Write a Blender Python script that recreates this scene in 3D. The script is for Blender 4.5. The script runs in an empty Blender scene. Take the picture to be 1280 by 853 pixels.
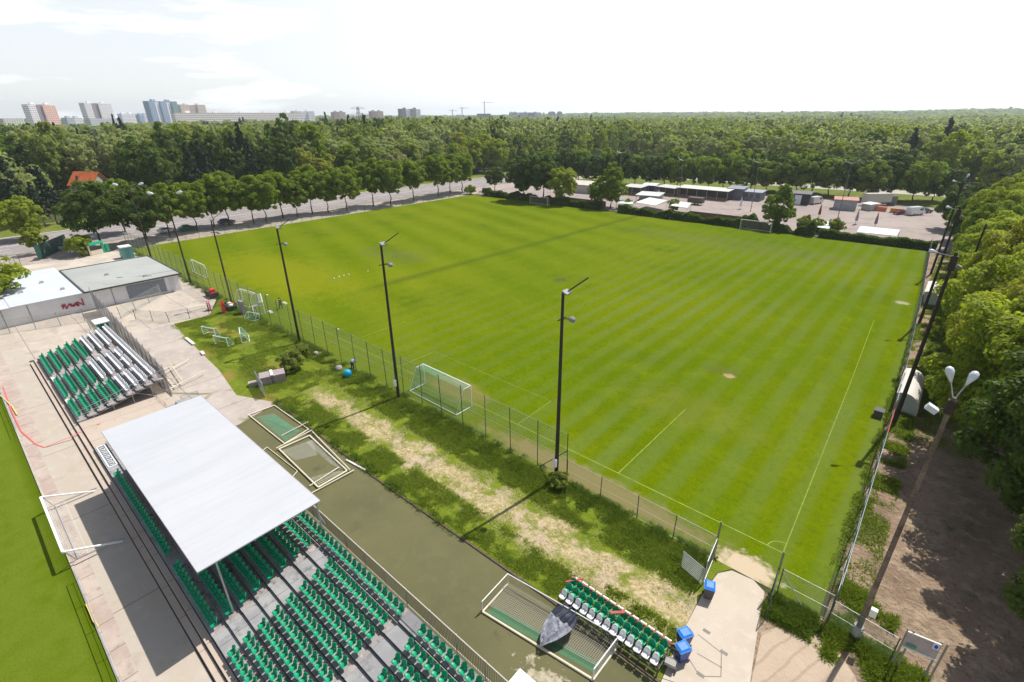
import bpy, bmesh, math, random
import numpy as np
from mathutils import Vector, Matrix, noise as mnoise

random.seed(3)
R_ = math.radians
SC = bpy.context.scene
COL = SC.collection
# ------------------------------------------------------------------ camera
FPX, CX, CY, CAMH = 622.0, 640.0, 426.5, 27.0          # focal length and centre in pixels of a 1280 x 853 frame
def _basis():
    d = np.array([650. - CX, -(1800. - CY), -FPX]); d /= np.linalg.norm(d)
    up = -d
    fw = np.array([0, 0, -1.]); y = fw - up * fw.dot(up); y /= np.linalg.norm(y)
    x = np.cross(y, up); a = R_(-41.3)
    s = math.cos(a) * x + math.sin(a) * y
    t = -math.sin(a) * x + math.cos(a) * y
    return np.array([s, t, up])                          # rows: world X (along the stands), Y (across the pitch), Z in camera axes
RW = _basis()
cam_d = bpy.data.cameras.new('camera'); cam = bpy.data.objects.new('camera', cam_d); COL.objects.link(cam)
cam_d.sensor_width = 36.0; cam_d.lens = FPX / 1280 * 36.0
cam_d.clip_start = 0.5; cam_d.clip_end = 30000
M4 = Matrix.Identity(4)
for i in range(3):
    for j in range(3): M4[i][j] = RW[i][j]
M4[2][3] = CAMH
cam.matrix_world = M4
SC.camera = cam
def at(px, py, z=0.0):
    """ground point (s,t) seen at a photo pixel, at height z"""
    w = RW @ np.array([px - CX, -(py - CY), -FPX]); k = (z - CAMH) / w[2]
    return (float(w[0] * k), float(w[1] * k))
def pix(s, t, z=0.0):
    c = RW.T @ np.array([s, t, z - CAMH])
    if c[2] > -0.5: return (-9999, -9999)
    return (CX + FPX * c[0] / -c[2], CY - FPX * c[1] / -c[2])
def seen(s, t, z=0.0, m=60):
    x, y = pix(s, t, z); return -m < x < 1280 + m and -m < y < 853 + m
# ------------------------------------------------------------------ world
SUN_EL, SUN_SH = R_(59.5), (-0.147, -0.989)              # shadows fall along SUN_SH
W = bpy.data.worlds.new('World'); SC.world = W; W.use_nodes = True
nt = W.node_tree; nt.nodes.clear()
def N(nt, typ, **kw):
    n = nt.nodes.new(typ)
    for k, v in kw.items(): setattr(n, k, v)
    return n
sky = N(nt, 'ShaderNodeTexSky', sky_type='NISHITA', sun_disc=False)
sky.sun_elevation = SUN_EL; sky.sun_rotation = math.atan2(-SUN_SH[0], -SUN_SH[1])
sky.air_density = 1.0; sky.dust_density = 1.5; sky.altitude = 100
tc = N(nt, 'ShaderNodeTexCoord'); sep = N(nt, 'ShaderNodeSeparateXYZ'); nt.links.new(tc.outputs['Generated'], sep.inputs[0])
mp = N(nt, 'ShaderNodeMapping'); mp.inputs['Scale'].default_value = (2.2, 2.2, 14.0); nt.links.new(tc.outputs['Generated'], mp.inputs[0])
ns = N(nt, 'ShaderNodeTexNoise'); ns.inputs['Scale'].default_value = 1.6; ns.inputs['Detail'].default_value = 7; ns.inputs['Roughness'].default_value = 0.55
nt.links.new(mp.outputs[0], ns.inputs['Vector'])
rp = N(nt, 'ShaderNodeValToRGB'); rp.color_ramp.elements[0].position = 0.38; rp.color_ramp.elements[1].position = 0.64
nt.links.new(ns.outputs['Fac'], rp.inputs[0])
# thin cloud lies low over the horizon and thins out overhead; it is thicker towards the sun side (+X)
band = N(nt, 'ShaderNodeMapRange', interpolation_type='SMOOTHSTEP'); nt.links.new(sep.outputs['Z'], band.inputs[0])
band.inputs[1].default_value = 0.20; band.inputs[2].default_value = 0.42; band.inputs[3].default_value = 1.0; band.inputs[4].default_value = 0.10
side = N(nt, 'ShaderNodeMapRange', interpolation_type='SMOOTHSTEP'); nt.links.new(sep.outputs['X'], side.inputs[0])
side.inputs[1].default_value = -0.985; side.inputs[2].default_value = -0.55; side.inputs[3].default_value = 0.60; side.inputs[4].default_value = 0.97
mx = N(nt, 'ShaderNodeMath', operation='MAXIMUM'); nt.links.new(side.outputs[0], mx.inputs[1])
ms = N(nt, 'ShaderNodeMath', operation='MULTIPLY'); nt.links.new(rp.outputs[0], ms.inputs[0]); ms.inputs[1].default_value = 0.97
nt.links.new(ms.outputs[0], mx.inputs[0])
ml = N(nt, 'ShaderNodeMath', operation='MULTIPLY'); nt.links.new(mx.outputs[0], ml.inputs[0]); nt.links.new(band.outputs[0], ml.inputs[1])
mix = N(nt, 'ShaderNodeMix', data_type='RGBA'); nt.links.new(ml.outputs[0], mix.inputs[0])
nt.links.new(sky.outputs[0], mix.inputs[6]); mix.inputs[7].default_value = (11.3, 11.45, 11.6, 1)
bg = N(nt, 'ShaderNodeBackground'); bg.inputs['Strength'].default_value = 0.09
nt.links.new(mix.outputs[2], bg.inputs['Color'])
wo = N(nt, 'ShaderNodeOutputWorld'); nt.links.new(bg.outputs[0], wo.inputs[0])
sun_d = bpy.data.lights.new('sun', 'SUN'); sun_d.energy = 4.9; sun_d.angle = R_(0.53); sun_d.color = (1.0, 0.955, 0.88)
sun = bpy.data.objects.new('sun', sun_d); COL.objects.link(sun)
sd = Vector((-SUN_SH[0] * math.cos(SUN_EL), -SUN_SH[1] * math.cos(SUN_EL), math.sin(SUN_EL)))
sun.rotation_euler = sd.to_track_quat('Z', 'Y').to_euler(); sun.location = (0, 60, 80)
vs = SC.view_settings; vs.view_transform = 'Standard'; vs.look = 'None'; vs.exposure = 0.32; vs.gamma = 1.0; vs.use_curve_mapping = False
SC.render.engine = 'CYCLES'; SC.cycles.max_bounces = 6; SC.cycles.transparent_max_bounces = 24
SC.cycles.diffuse_bounces = 3; SC.cycles.volume_bounces = 1; SC.cycles.use_denoising = True
SC.render.film_transparent = False

# ------------------------------------------------------------------ materials
def newmat(name):
    m = bpy.data.materials.new(name); m.use_nodes = True; t = m.node_tree; t.nodes.clear()
    o = N(t, 'ShaderNodeOutputMaterial'); return m, t, o
def L(t, a, b): t.links.new(a, b)
def rgba(c): return (c[0], c[1], c[2], 1)
def noise_n(t, vec, scale, detail=4, rough=0.55, w=None):
    n = N(t, 'ShaderNodeTexNoise'); n.inputs['Scale'].default_value = scale; n.inputs['Detail'].default_value = detail
    n.inputs['Roughness'].default_value = rough; L(t, vec, n.inputs['Vector']); return n.outputs['Fac']
def ramp_n(t, f, a, b, ca=(0, 0, 0), cb=(1, 1, 1)):
    r = N(t, 'ShaderNodeValToRGB'); e = r.color_ramp.elements; e[0].position = a; e[1].position = b
    e[0].color = rgba(ca); e[1].color = rgba(cb); L(t, f, r.inputs[0]); return r.outputs[0]
def mix_n(t, f, a, b, mode='MIX'):
    m = N(t, 'ShaderNodeMix', data_type='RGBA', blend_type=mode)
    if isinstance(f, float): m.inputs[0].default_value = f
    else: L(t, f, m.inputs[0])
    for k, v in ((6, a), (7, b)):
        if isinstance(v, tuple): m.inputs[k].default_value = rgba(v)
        else: L(t, v, m.inputs[k])
    return m.outputs[2]
def math_n(t, op, a, b=None, c=None):
    m = N(t, 'ShaderNodeMath', operation=op)
    for k, v in enumerate((a, b, c)):
        if v is None: continue
        if isinstance(v, (int, float)): m.inputs[k].default_value = v
        else: L(t, v, m.inputs[k])
    return m.outputs[0]
def pos(t):
    g = N(t, 'ShaderNodeNewGeometry'); return g.outputs['Position']
def scalev(t, v, s):
    m = N(t, 'ShaderNodeMapping'); m.inputs['Scale'].default_value = s; L(t, v, m.inputs[0]); return m.outputs[0]
def finish(t, o, col, rough=0.85, bump=None, bs=0.3, bd=0.05, metal=0.0, spec=0.3):
    b = N(t, 'ShaderNodeBsdfPrincipled'); b.inputs['Roughness'].default_value = rough; b.inputs['Metallic'].default_value = metal
    b.inputs['Specular IOR Level'].default_value = spec
    if isinstance(col, tuple): b.inputs['Base Color'].default_value = rgba(col)
    else: L(t, col, b.inputs['Base Color'])
    if bump is not None:
        bp = N(t, 'ShaderNodeBump'); bp.inputs['Strength'].default_value = bs; bp.inputs['Distance'].default_value = bd
        L(t, bump, bp.inputs['Height']); L(t, bp.outputs[0], b.inputs['Normal'])
    L(t, b.outputs[0], o.inputs[0]); return b
MATS = {}
def plain(name, col, rough=0.6, metal=0.0, var=0.15, scale=3.0, spec=0.4):
    """painted / moulded surface with uneven weathering"""
    if name in MATS: return MATS[name]
    m, t, o = newmat(name); p = pos(t)
    n1 = noise_n(t, p, scale, 5, 0.6); n2 = noise_n(t, p, scale * 9, 3, 0.6)
    f = math_n(t, 'MULTIPLY_ADD', n2, 0.4, math_n(t, 'MULTIPLY', n1, 0.6))
    c = mix_n(t, ramp_n(t, f, 0.3, 0.7), tuple(x * (1 - var) for x in col), tuple(min(1, x * (1 + var)) for x in col))
    finish(t, o, c, rough, n2, 0.1, 0.01, metal, spec); MATS[name] = m; return m
def ground_mat(name, cols, scales, rough=0.95, bs=0.5, bd=0.08, extra=None, spec=0.12):
    """cols: base then (colour, noise scale, ramp lo, ramp hi) layers"""
    m, t, o = newmat(name); p = pos(t); c = cols[0]
    for (cc, s, lo, hi) in cols[1:]:
        c = mix_n(t, ramp_n(t, noise_n(t, p, s, 6, 0.62), lo, hi), c, cc)
    if extra: c = extra(t, p, c)
    b = noise_n(t, p, scales[0], 6, 0.65)
    finish(t, o, c, rough, b, bs, bd, 0, spec); MATS[name] = m; return m
# ------------------------------------------------------------------ mesh helpers
def woff(root):
    v = Vector((0, 0, 0))
    while root is not None: v = v + root.location; root = root.parent
    return v
class MB:
    def __init__(s): s.v = []; s.f = []
    def add(s, vs, fs):
        k = len(s.v); s.v += [tuple(v) for v in vs]; s.f += [tuple(i + k for i in f) for f in fs]; return s
    def box(s, x0, x1, y0, y1, z0, z1):
        v = [(x0,y0,z0),(x1,y0,z0),(x1,y1,z0),(x0,y1,z0),(x0,y0,z1),(x1,y0,z1),(x1,y1,z1),(x0,y1,z1)]
        return s.add(v, [(0,3,2,1),(4,5,6,7),(0,1,5,4),(1,2,6,5),(2,3,7,6),(3,0,4,7)])
    def prism(s, poly, z0, z1):
        n = len(poly); a = sum(poly[i][0]*poly[(i+1)%n][1]-poly[(i+1)%n][0]*poly[i][1] for i in range(n))
        if a < 0: poly = poly[::-1]
        v = [(p[0],p[1],z0) for p in poly] + [(p[0],p[1],z1) for p in poly]
        f = [tuple(range(n-1,-1,-1)), tuple(range(n,2*n))] + [(i,(i+1)%n,(i+1)%n+n,i+n) for i in range(n)]
        return s.add(v, f)
    def sheet(s, poly, z):
        n = len(poly); a = sum(poly[i][0]*poly[(i+1)%n][1]-poly[(i+1)%n][0]*poly[i][1] for i in range(n))
        if a < 0: poly = poly[::-1]
        return s.add([(p[0],p[1],z) for p in poly], [tuple(range(n))])
    def tube(s, p, q, r, n=6, r2=None, cap=True):
        p = Vector(p); q = Vector(q); d = (q - p)
        if d.length < 1e-6: return s
        d.normalize(); u = d.orthogonal().normalized(); w = d.cross(u); r2 = r if r2 is None else r2
        v = []
        for c, rr in ((p, r), (q, r2)):
            for i in range(n):
                a = 2 * math.pi * i / n; v.append(c + u * math.cos(a) * rr + w * math.sin(a) * rr)
        f = [(i, (i+1) % n, (i+1) % n + n, i + n) for i in range(n)]
        if cap: f += [tuple(range(n-1,-1,-1)), tuple(range(n, 2*n))]
        return s.add(v, f)
    def bar(s, p, q, w, h, up=(0,0,1)):
        p = Vector(p); q = Vector(q); d = (q-p).normalized(); u = Vector(up)
        if abs(d.dot(u)) > 0.98: u = Vector((1,0,0))
        a = d.cross(u).normalized() * (w/2); b = d.cross(a).normalized() * (h/2)
        v = [p-a-b, p+a-b, p+a+b, p-a+b, q-a-b, q+a-b, q+a+b, q-a+b]
        return s.add(v, [(0,1,2,3),(7,6,5,4),(0,4,5,1),(1,5,6,2),(2,6,7,3),(3,7,4,0)])
    def path(s, pts, r, n=6):
        for a, b in zip(pts[:-1], pts[1:]): s.tube(a, b, r, n)
        return s
    def lathe(s, c, prof, n=12):
        """prof: (radius, z) pairs, axis z at c"""
        v = []; f = []
        for r, z in prof:
            for i in range(n):
                a = 2*math.pi*i/n; v.append((c[0]+r*math.cos(a), c[1]+r*math.sin(a), c[2]+z))
        for k in range(len(prof)-1):
            for i in range(n): f.append((k*n+i, k*n+(i+1)%n, (k+1)*n+(i+1)%n, (k+1)*n+i))
        f.append(tuple(range(n-1,-1,-1))); f.append(tuple((len(prof)-1)*n+i for i in range(n)))
        return s.add(v, f)
    def grid(s, fn, nu, nv):
        v = [fn(i/nu, j/nv) for j in range(nv+1) for i in range(nu+1)]
        f = [(j*(nu+1)+i, j*(nu+1)+i+1, (j+1)*(nu+1)+i+1, (j+1)*(nu+1)+i) for j in range(nv) for i in range(nu)]
        return s.add(v, f)
    def xf(s, M):
        s.v = [tuple(M @ Vector(v)) for v in s.v]; return s
    def mesh(s, name, off=(0,0,0), smooth=False):
        me = bpy.data.meshes.new(name)
        me.from_pydata([(v[0]-off[0], v[1]-off[1], v[2]-off[2]) for v in s.v], [], s.f); me.update()
        if smooth: me.polygons.foreach_set('use_smooth', [True]*len(me.polygons))
        return me
    def build(s, name, mat, root=None, smooth=False, local=False):
        off = (0,0,0) if (root is None or local) else woff(root)
        me = s.mesh(name, off, smooth)
        if mat: me.materials.append(mat)
        o = bpy.data.objects.new(name, me); COL.objects.link(o)
        if root: o.parent = root
        return o
def tag(o, label=None, cat=None, group=None, kind=None):
    if label: o['label'] = label
    if cat: o['category'] = cat
    if group: o['group'] = group
    if kind: o['kind'] = kind
    return o
def thing(name, loc, label, cat, group=None, rz=0.0):
    e = bpy.data.objects.new(name, None); COL.objects.link(e); e.location = (loc[0], loc[1], loc[2] if len(loc) > 2 else 0)
    e.rotation_euler = (0, 0, rz); e.empty_display_size = 0.2
    return tag(e, label, cat, group)
KIDS = {}
def dup(root, loc, rz=None, label=None, group=None, scale=None):
    r = root.copy(); COL.objects.link(r); r.location = (loc[0], loc[1], loc[2] if len(loc) > 2 else 0)
    if rz is not None: r.rotation_euler = (0, 0, rz)
    if scale: r.scale = scale
    if label: r['label'] = label
    if group: r['group'] = group
    kids = KIDS.get(root.name)
    if kids is None: kids = KIDS[root.name] = [(c, list(c.children)) for c in root.children]
    for ch, gc in kids:
        c = ch.copy(); COL.objects.link(c); c.parent = r
        for g in gc:
            d = g.copy(); COL.objects.link(d); d.parent = c
    return r
def ground(name, poly, z, mat):
    return tag(MB().sheet(poly, z).build(name, mat), kind='structure')
def rect(a, b, c, d): return [(a,c),(b,c),(b,d),(a,d)]
ORD = ['first','second','third','fourth','fifth','sixth','seventh','eighth','ninth','tenth','eleventh','twelfth','thirteenth',
       'fourteenth','fifteenth','sixteenth','seventeenth','eighteenth','nineteenth','twentieth','twenty-first','twenty-second',
       'twenty-third','twenty-fourth','twenty-fifth','twenty-sixth','twenty-seventh','twenty-eighth','twenty-ninth','thirtieth']
HAZE = 0.00014
# ================================================================== GROUND
def stripes(axis, period, phase, amt, wob=0.6):
    def ex(t, p, c):
        s = N(t, 'ShaderNodeSeparateXYZ'); L(t, p, s.inputs[0])
        amt_ = math_n(t, 'MULTIPLY', math_n(t, 'MULTIPLY_ADD', ramp_n(t, noise_n(t, p, 0.035, 3), .42, .6), .6, .4), math_n(t, 'MULTIPLY_ADD', ramp_n(t, math_n(t, 'MULTIPLY_ADD', s.outputs[0], 0.01, 1.0), .3, .75), amt, .1))
        n = noise_n(t, p, 0.05, 2); x = math_n(t, 'MULTIPLY_ADD', n, wob, s.outputs[axis])
        w = math_n(t, 'SINE', math_n(t, 'MULTIPLY_ADD', x, 2 * math.pi / period, phase))
        f = ramp_n(t, math_n(t, 'MULTIPLY_ADD', w, 0.5, 0.5), 0.25, 0.75)
        f = math_n(t, 'MULTIPLY', f, math_n(t, 'MULTIPLY_ADD', noise_n(t, p, .9, 5, .7), .9, .45))
        return mix_n(t, math_n(t, 'MULTIPLY', f, amt_), c, (0.112, 0.155, 0.042))
    return ex
# land in one sheet out to the horizon, rising a little far off
def land():
    rs = [0, 20, 60, 120, 250, 500, 900, 1400, 2000, 2800, 3600, 4600, 6000, 9000, 14000, 20000]; n = 96
    v = [(0, 0, -0.02)]; f = []
    for r in rs[1:]:
        for i in range(n):
            a = 2 * math.pi * i / n; x, y = r * math.cos(a), r * math.sin(a); v.append((x, y, hill(x, y) - 0.02))
    for i in range(n): f.append((0, 1 + i, 1 + (i + 1) % n))
    for k in range(len(rs) - 2):
        for i in range(n): f.append((1 + k * n + i, 1 + (k + 1) * n + i, 1 + (k + 1) * n + (i + 1) % n, 1 + k * n + (i + 1) % n))
    return MB().add(v, f)
def hill(x, y):
    r = math.hypot(x, y)
    if r < 1100: return 0.0
    a = math.atan2(y, x)                                  # camera looks towards about 131 degrees
    k = min(1, (r - 1100) / 2600.0); k = k * k * (3 - 2 * k)
    if r > 5000: k *= max(0.0, 1 - (r - 5000) / 6000.0)
    side = 0.5 + 0.5 * math.cos(a - R_(92))
    return k * (5 + 15 * side ** 3 + 4 * math.sin(a * 11 + 0.7) * math.sin(r / 700.0))
m_land = ground_mat('soil_and_litter', [(0.045, 0.055, 0.018), ((0.07, 0.06, 0.03), 0.08, 0.45, 0.6), ((0.05, 0.085, 0.015), 0.3, 0.5, 0.6)], [1.5])
tag(land().build('ground', m_land), kind='structure')
def pitch_extra(t, p, c):
    c = stripes(0, 2.85, 0.9, 0.44)(t, p, c)
    # older mowing passes across the far pitch
    s = N(t, 'ShaderNodeSeparateXYZ'); L(t, p, s.inputs[0])
    d = math_n(t, 'MULTIPLY_ADD', s.outputs[0], 1.0, math_n(t, 'MULTIPLY', s.outputs[1], 0.10))
    w = math_n(t, 'SINE', math_n(t, 'MULTIPLY', math_n(t, 'MULTIPLY_ADD', s.outputs[1], 1.0, math_n(t, 'MULTIPLY', s.outputs[0], 0.28)), 0.62))
    far = ramp_n(t, math_n(t, 'MULTIPLY', s.outputs[0], -0.01), 0.35, 0.75)
    c = mix_n(t, math_n(t, 'MULTIPLY', math_n(t, 'MULTIPLY_ADD', w, 0.5, 0.5), math_n(t, 'MULTIPLY', far, 0.35)), c, (0.165, 0.19, 0.012))
    # the unmown dark line between the two pitches
    q = math_n(t, 'ABSOLUTE', math_n(t, 'ADD', math_n(t, 'MULTIPLY_ADD', s.outputs[1], -0.03, s.outputs[0]), 73.8))
    b = math_n(t, 'SUBTRACT', 1.0, math_n(t, 'SMOOTH_MIN', math_n(t, 'MULTIPLY', q, 0.55), 1.0, 0.3)); b = math_n(t, 'MAXIMUM', b, 0.0)
    gate = math_n(t, 'MULTIPLY', ramp_n(t, math_n(t, 'MULTIPLY', s.outputs[1], 0.01), 0.40, 0.48), ramp_n(t, math_n(t, 'MULTIPLY', s.outputs[1], 0.01), 1.05, 1.25, (1, 1, 1), (0, 0, 0)))
    c = mix_n(t, math_n(t, 'MULTIPLY', math_n(t, 'MULTIPLY', b, gate), 0.65), c, (0.055, 0.085, 0.010))
    # worn ground: along the near goal line, the spot and both gate mouths
    def patch(x, y, rx, ry, col, amt, c, sc=1.2):
        dx = math_n(t, 'MULTIPLY', math_n(t, 'SUBTRACT', s.outputs[0], x), 1 / rx); dy = math_n(t, 'MULTIPLY', math_n(t, 'SUBTRACT', s.outputs[1], y), 1 / ry)
        r = math_n(t, 'SQRT', math_n(t, 'ADD', math_n(t, 'MULTIPLY', dx, dx), math_n(t, 'MULTIPLY', dy, dy)))
        r = math_n(t, 'ADD', r, math_n(t, 'MULTIPLY', math_n(t, 'SUBTRACT', noise_n(t, p, sc, 5, 0.65), 0.5), 1.5))
        return mix_n(t, math_n(t, 'MULTIPLY', ramp_n(t, r, 0.55, 1.1, (1, 1, 1), (0, 0, 0)), amt), c, col)
    dry, earth = (0.20, 0.17, 0.045), (0.36, 0.27, 0.15)
    c = patch(-17, 28.2, 13, 1.5, (0.21, 0.17, 0.075), 0.85, c)
    c = patch(-35.5, 31.5, 5, 2.2, dry, 0.7, c)
    c = patch(-14.3, 53.5, 0.75, 0.6, earth, 1.0, c, 1.8)
    c = patch(-15.5, 54.2, 2.4, 1.6, (0.10, 0.10, 0.035), 0.35, c)
    c = patch(-4.1, 27.6, 2.2, 1.5, (0.46, 0.37, 0.26), 1.0, c, 2.0)
    c = patch(-50.3, 70.5, 1.4, 1.5, (0.07, 0.075, 0.04), 0.6, c)
    c = patch(-15, 44, 9, 4, dry, 0.14, c, 0.5)
    c = patch(-95, 40, 26, 9, (0.178, 0.188, 0.008), 0.6, c, 0.4)
    c = patch(-88, 62, 12, 5, (0.10, 0.115, 0.04), 0.28, c, 0.4)
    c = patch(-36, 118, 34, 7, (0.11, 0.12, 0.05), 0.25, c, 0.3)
    c = patch(-2.4, 95, 1.2, 1.0, (0.32, 0.30, 0.2), 0.8, c, 2.0)
    return c
m_pitch = ground_mat('mown_pitch_grass', [(0.089, 0.134, 0.001), ((0.138, 0.166, 0.001), 0.035, 0.42, 0.60), ((0.062, 0.106, 0.001), 0.07, 0.45, 0.72), ((0.092, 0.128, 0.028), 0.05, 0.60, 0.80),
                     ((0.135, 0.175, 0.004), 0.30, 0.50, 0.85), ((0.060, 0.105, 0.003), 1.6, 0.48, 0.8), ((0.15, 0.19, 0.012), 5.0, 0.52, 0.8), ((0.04, 0.075, 0.003), 11.0, 0.52, 0.78)], [14.0], 0.95, 0.6, 0.05, pitch_extra, 0.0)
ground('training_pitch', [(-138.6,27),(0.3,27),(0.2,60),(-0.6,100),(-2.4,137.5),(-138.6,136)], 0.008, m_pitch)
def main_extra(t, p, c):
    s = N(t, 'ShaderNodeSeparateXYZ'); L(t, p, s.inputs[0])
    w = math_n(t, 'SINE', math_n(t, 'MULTIPLY_ADD', s.outputs[1], 2 * math.pi / 10.5, 1.1))
    return mix_n(t, math_n(t, 'MULTIPLY', ramp_n(t, math_n(t, 'MULTIPLY_ADD', w, 0.5, 0.5), 0.4, 0.6), 0.75), c, (0.060, 0.098, 0.002))
m_main = ground_mat('match_pitch_grass', [(0.112, 0.155, 0.014), ((0.090, 0.132, 0.006), 0.6, 0.45, 0.7), ((0.135, 0.165, 0.018), 3.0, 0.55, 0.8), ((0.07, 0.10, 0.004), 9.0, 0.5, 0.8)], [14.0], 0.95, 0.9, 0.06, main_extra, 0.0)
ground('match_pitch', rect(-130, 40, -70, -1.35), 0.006, m_main)
# pitch markings
m_line = plain('faded_line_paint', (0.185, 0.235, 0.045), 0.95, 0, 0.45, 1.5, 0.1)
m_line2 = plain('fresh_line_paint', (0.42, 0.46, 0.15), 0.9, 0, 0.3, 1.5)
lines = MB()
def strip(mb, a, b, w, z=0.014):
    d = Vector((b[0]-a[0], b[1]-a[1])); d.normalize(); n = Vector((-d.y, d.x)) * w / 2
    mb.sheet([(a[0]-n.x, a[1]-n.y), (b[0]-n.x, b[1]-n.y), (b[0]+n.x, b[1]+n.y), (a[0]+n.x, a[1]+n.y)], z)
strip(lines, (-68.5, 30.5), (-2.5, 30.5), 0.10)
strip(lines, (-15.2, 30.5), (-15.1, 43.6), 0.10, 0.018); strip(lines, (-55.6, 30.5), (-55.6, 40), 0.07, 0.018)
strip(lines, (-26.2, 30.5), (-26.3, 36), 0.09, 0.018); strip(lines, (-44.7, 30.5), (-44.7, 36), 0.09, 0.018); strip(lines, (-44.7, 36), (-26.3, 36), 0.05, 0.022)
strip(lines, (-2.6, 30.5), (-3.7, 62), 0.07, 0.018); strip(lines, (-3.7, 62), (-4.6, 84), 0.06, 0.018)
pts = [(-2.6 - 1.0 * math.cos(a), 30.5 + 1.0 * math.sin(a)) for a in [i * math.pi / 12 for i in range(7)]]
for a, b in zip(pts[:-1], pts[1:]): strip(lines, a, b, 0.08, 0.022)
tag(lines.build('pitch_markings', m_line), kind='structure')

m_conc = ground_mat('pale_concrete', [(0.50, 0.44, 0.36), ((0.42, 0.37, 0.31), 0.25, 0.4, 0.65), ((0.57, 0.50, 0.42), 1.2, 0.5, 0.75), ((0.28, 0.24, 0.19), 5.0, 0.66, 0.8), ((0.20, 0.17, 0.13), 1.6, 0.70, 0.80)], [6.0], 0.9, 0.25, 0.02)
m_conc2 = ground_mat('pinkish_concrete_slabs', [(0.40, 0.34, 0.31), ((0.34, 0.29, 0.27), 0.2, 0.4, 0.6), ((0.46, 0.40, 0.35), 1.0, 0.5, 0.75), ((0.25, 0.21, 0.18), 2.4, 0.66, 0.8)], [6.0], 0.9, 0.3, 0.03)
m_path = ground_mat('sandy_concrete_path', [(0.46, 0.40, 0.325), ((0.41, 0.35, 0.28), 0.3, 0.4, 0.7), ((0.50, 0.445, 0.37), 1.5, 0.5, 0.8), ((0.35, 0.29, 0.22), 6.0, 0.58, 0.8)], [8.0], 0.9, 0.2, 0.02)
def joints(sx, sy, ox=0.0, oy=0.0, w=0.03, col=(0.10, 0.085, 0.065)):
    def ex(t, p, c):
        s = N(t, 'ShaderNodeSeparateXYZ'); L(t, p, s.inputs[0]); out = c
        for ax, st, of in ((0, sx, ox), (1, sy, oy)):
            if not st: continue
            n = math_n(t, 'MULTIPLY', math_n(t, 'SUBTRACT', noise_n(t, p, 1.0, 4), 0.5), 0.10)
            x = math_n(t, 'ADD', math_n(t, 'ADD', s.outputs[ax], -of), n)
            f = math_n(t, 'ABSOLUTE', math_n(t, 'SUBTRACT', math_n(t, 'FRACT', math_n(t, 'MULTIPLY', x, 1 / st)), 0.5))
            g = math_n(t, 'GREATER_THAN', f, 0.5 - w / st)
            out = mix_n(t, math_n(t, 'MULTIPLY', g, 0.8), out, col)
        return out
    return ex
m_slab = ground_mat('weathered_slab_strip', [(0.36, 0.285, 0.245), ((0.43, 0.36, 0.31), 0.5, 0.4, 0.6), ((0.26, 0.22, 0.17), 2.2, 0.55, 0.75), ((0.16, 0.17, 0.07), 1.3, 0.66, 0.75)], [6.0], 0.9, 0.4, 0.03, joints(2.4, 0, w=0.025))
m_walk = ground_mat('walkway_concrete', [(0.395, 0.35, 0.295), ((0.385, 0.325, 0.265), 0.15, 0.4, 0.65), ((0.43, 0.385, 0.33), 0.9, 0.5, 0.75), ((0.30, 0.26, 0.20), 1.3, 0.62, 0.79), ((0.33, 0.29, 0.23), 0.35, 0.58, 0.7), ((0.22, 0.19, 0.14), 5.0, 0.70, 0.76)], [6.0], 0.9, 0.25, 0.02, joints(11.5, 0, ox=3.0, w=0.03))
ground('walkway', rect(-97, 0, -1.2, 2.02), 0.02, m_walk)
ground('slab_strip', [(-97, -1.2), (-57.4, -1.2), (-57.4, 0.1), (-97, 0.1)], 0.026, m_slab)
ground('slab_edging', [(-57.2, -1.2), (-8, -1.2), (-8, -0.55), (-57.2, -0.4)], 0.026, m_slab)
kb = MB()
for i in range(52): kb.box(-97 + i * 1.9, -97 + i * 1.9 + 1.87, -1.36, -1.205, -0.05, 0.10)
tag(kb.build('kerb', plain('kerb_stone', (0.38, 0.34, 0.30), 0.9, 0, 0.2, 1.0)), kind='structure')
# three low terrace steps, risers facing the match pitch
m_step = ground_mat('terrace_concrete', [(0.43, 0.36, 0.30), ((0.40, 0.33, 0.27), 0.5, 0.4, 0.65), ((0.22, 0.18, 0.13), 1.8, 0.6, 0.78), ((0.13, 0.14, 0.06), 0.9, 0.68, 0.76)], [6.0], 0.9, 0.4, 0.03, joints(3.1, 0, w=0.02))
st_ = MB(); e1 = -79.2
st_.box(e1, -5, 2.02, 2.42, -0.05, 0.24); st_.box(e1, -5, 2.42, 2.82, -0.05, 0.47); st_.box(e1, -5, 2.82, 10.2, -0.05, 0.69)
tag(st_.build('terrace_steps', m_step), kind='structure')
gr_ = MB()  # dark strips painting in the shadow line at the foot of each riser
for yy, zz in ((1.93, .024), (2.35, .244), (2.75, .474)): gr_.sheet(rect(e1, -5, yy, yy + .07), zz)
tag(gr_.build('step_shade_strips', plain('painted_step_shade', (.06, .05, .04), .95, 0, .5, 2.0)), kind='structure')
eg_ = MB()
for a_, b_ in zip([(-47.6, 17.33), (-30, 17.0), (-20, 17.2), (-12.4, 17.35)], [(-30, 17.0), (-20, 17.2), (-12.4, 17.35), (-5.05, 17.2)]): eg_.bar((*a_, .03), (*b_, .03), .14, .12)

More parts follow.
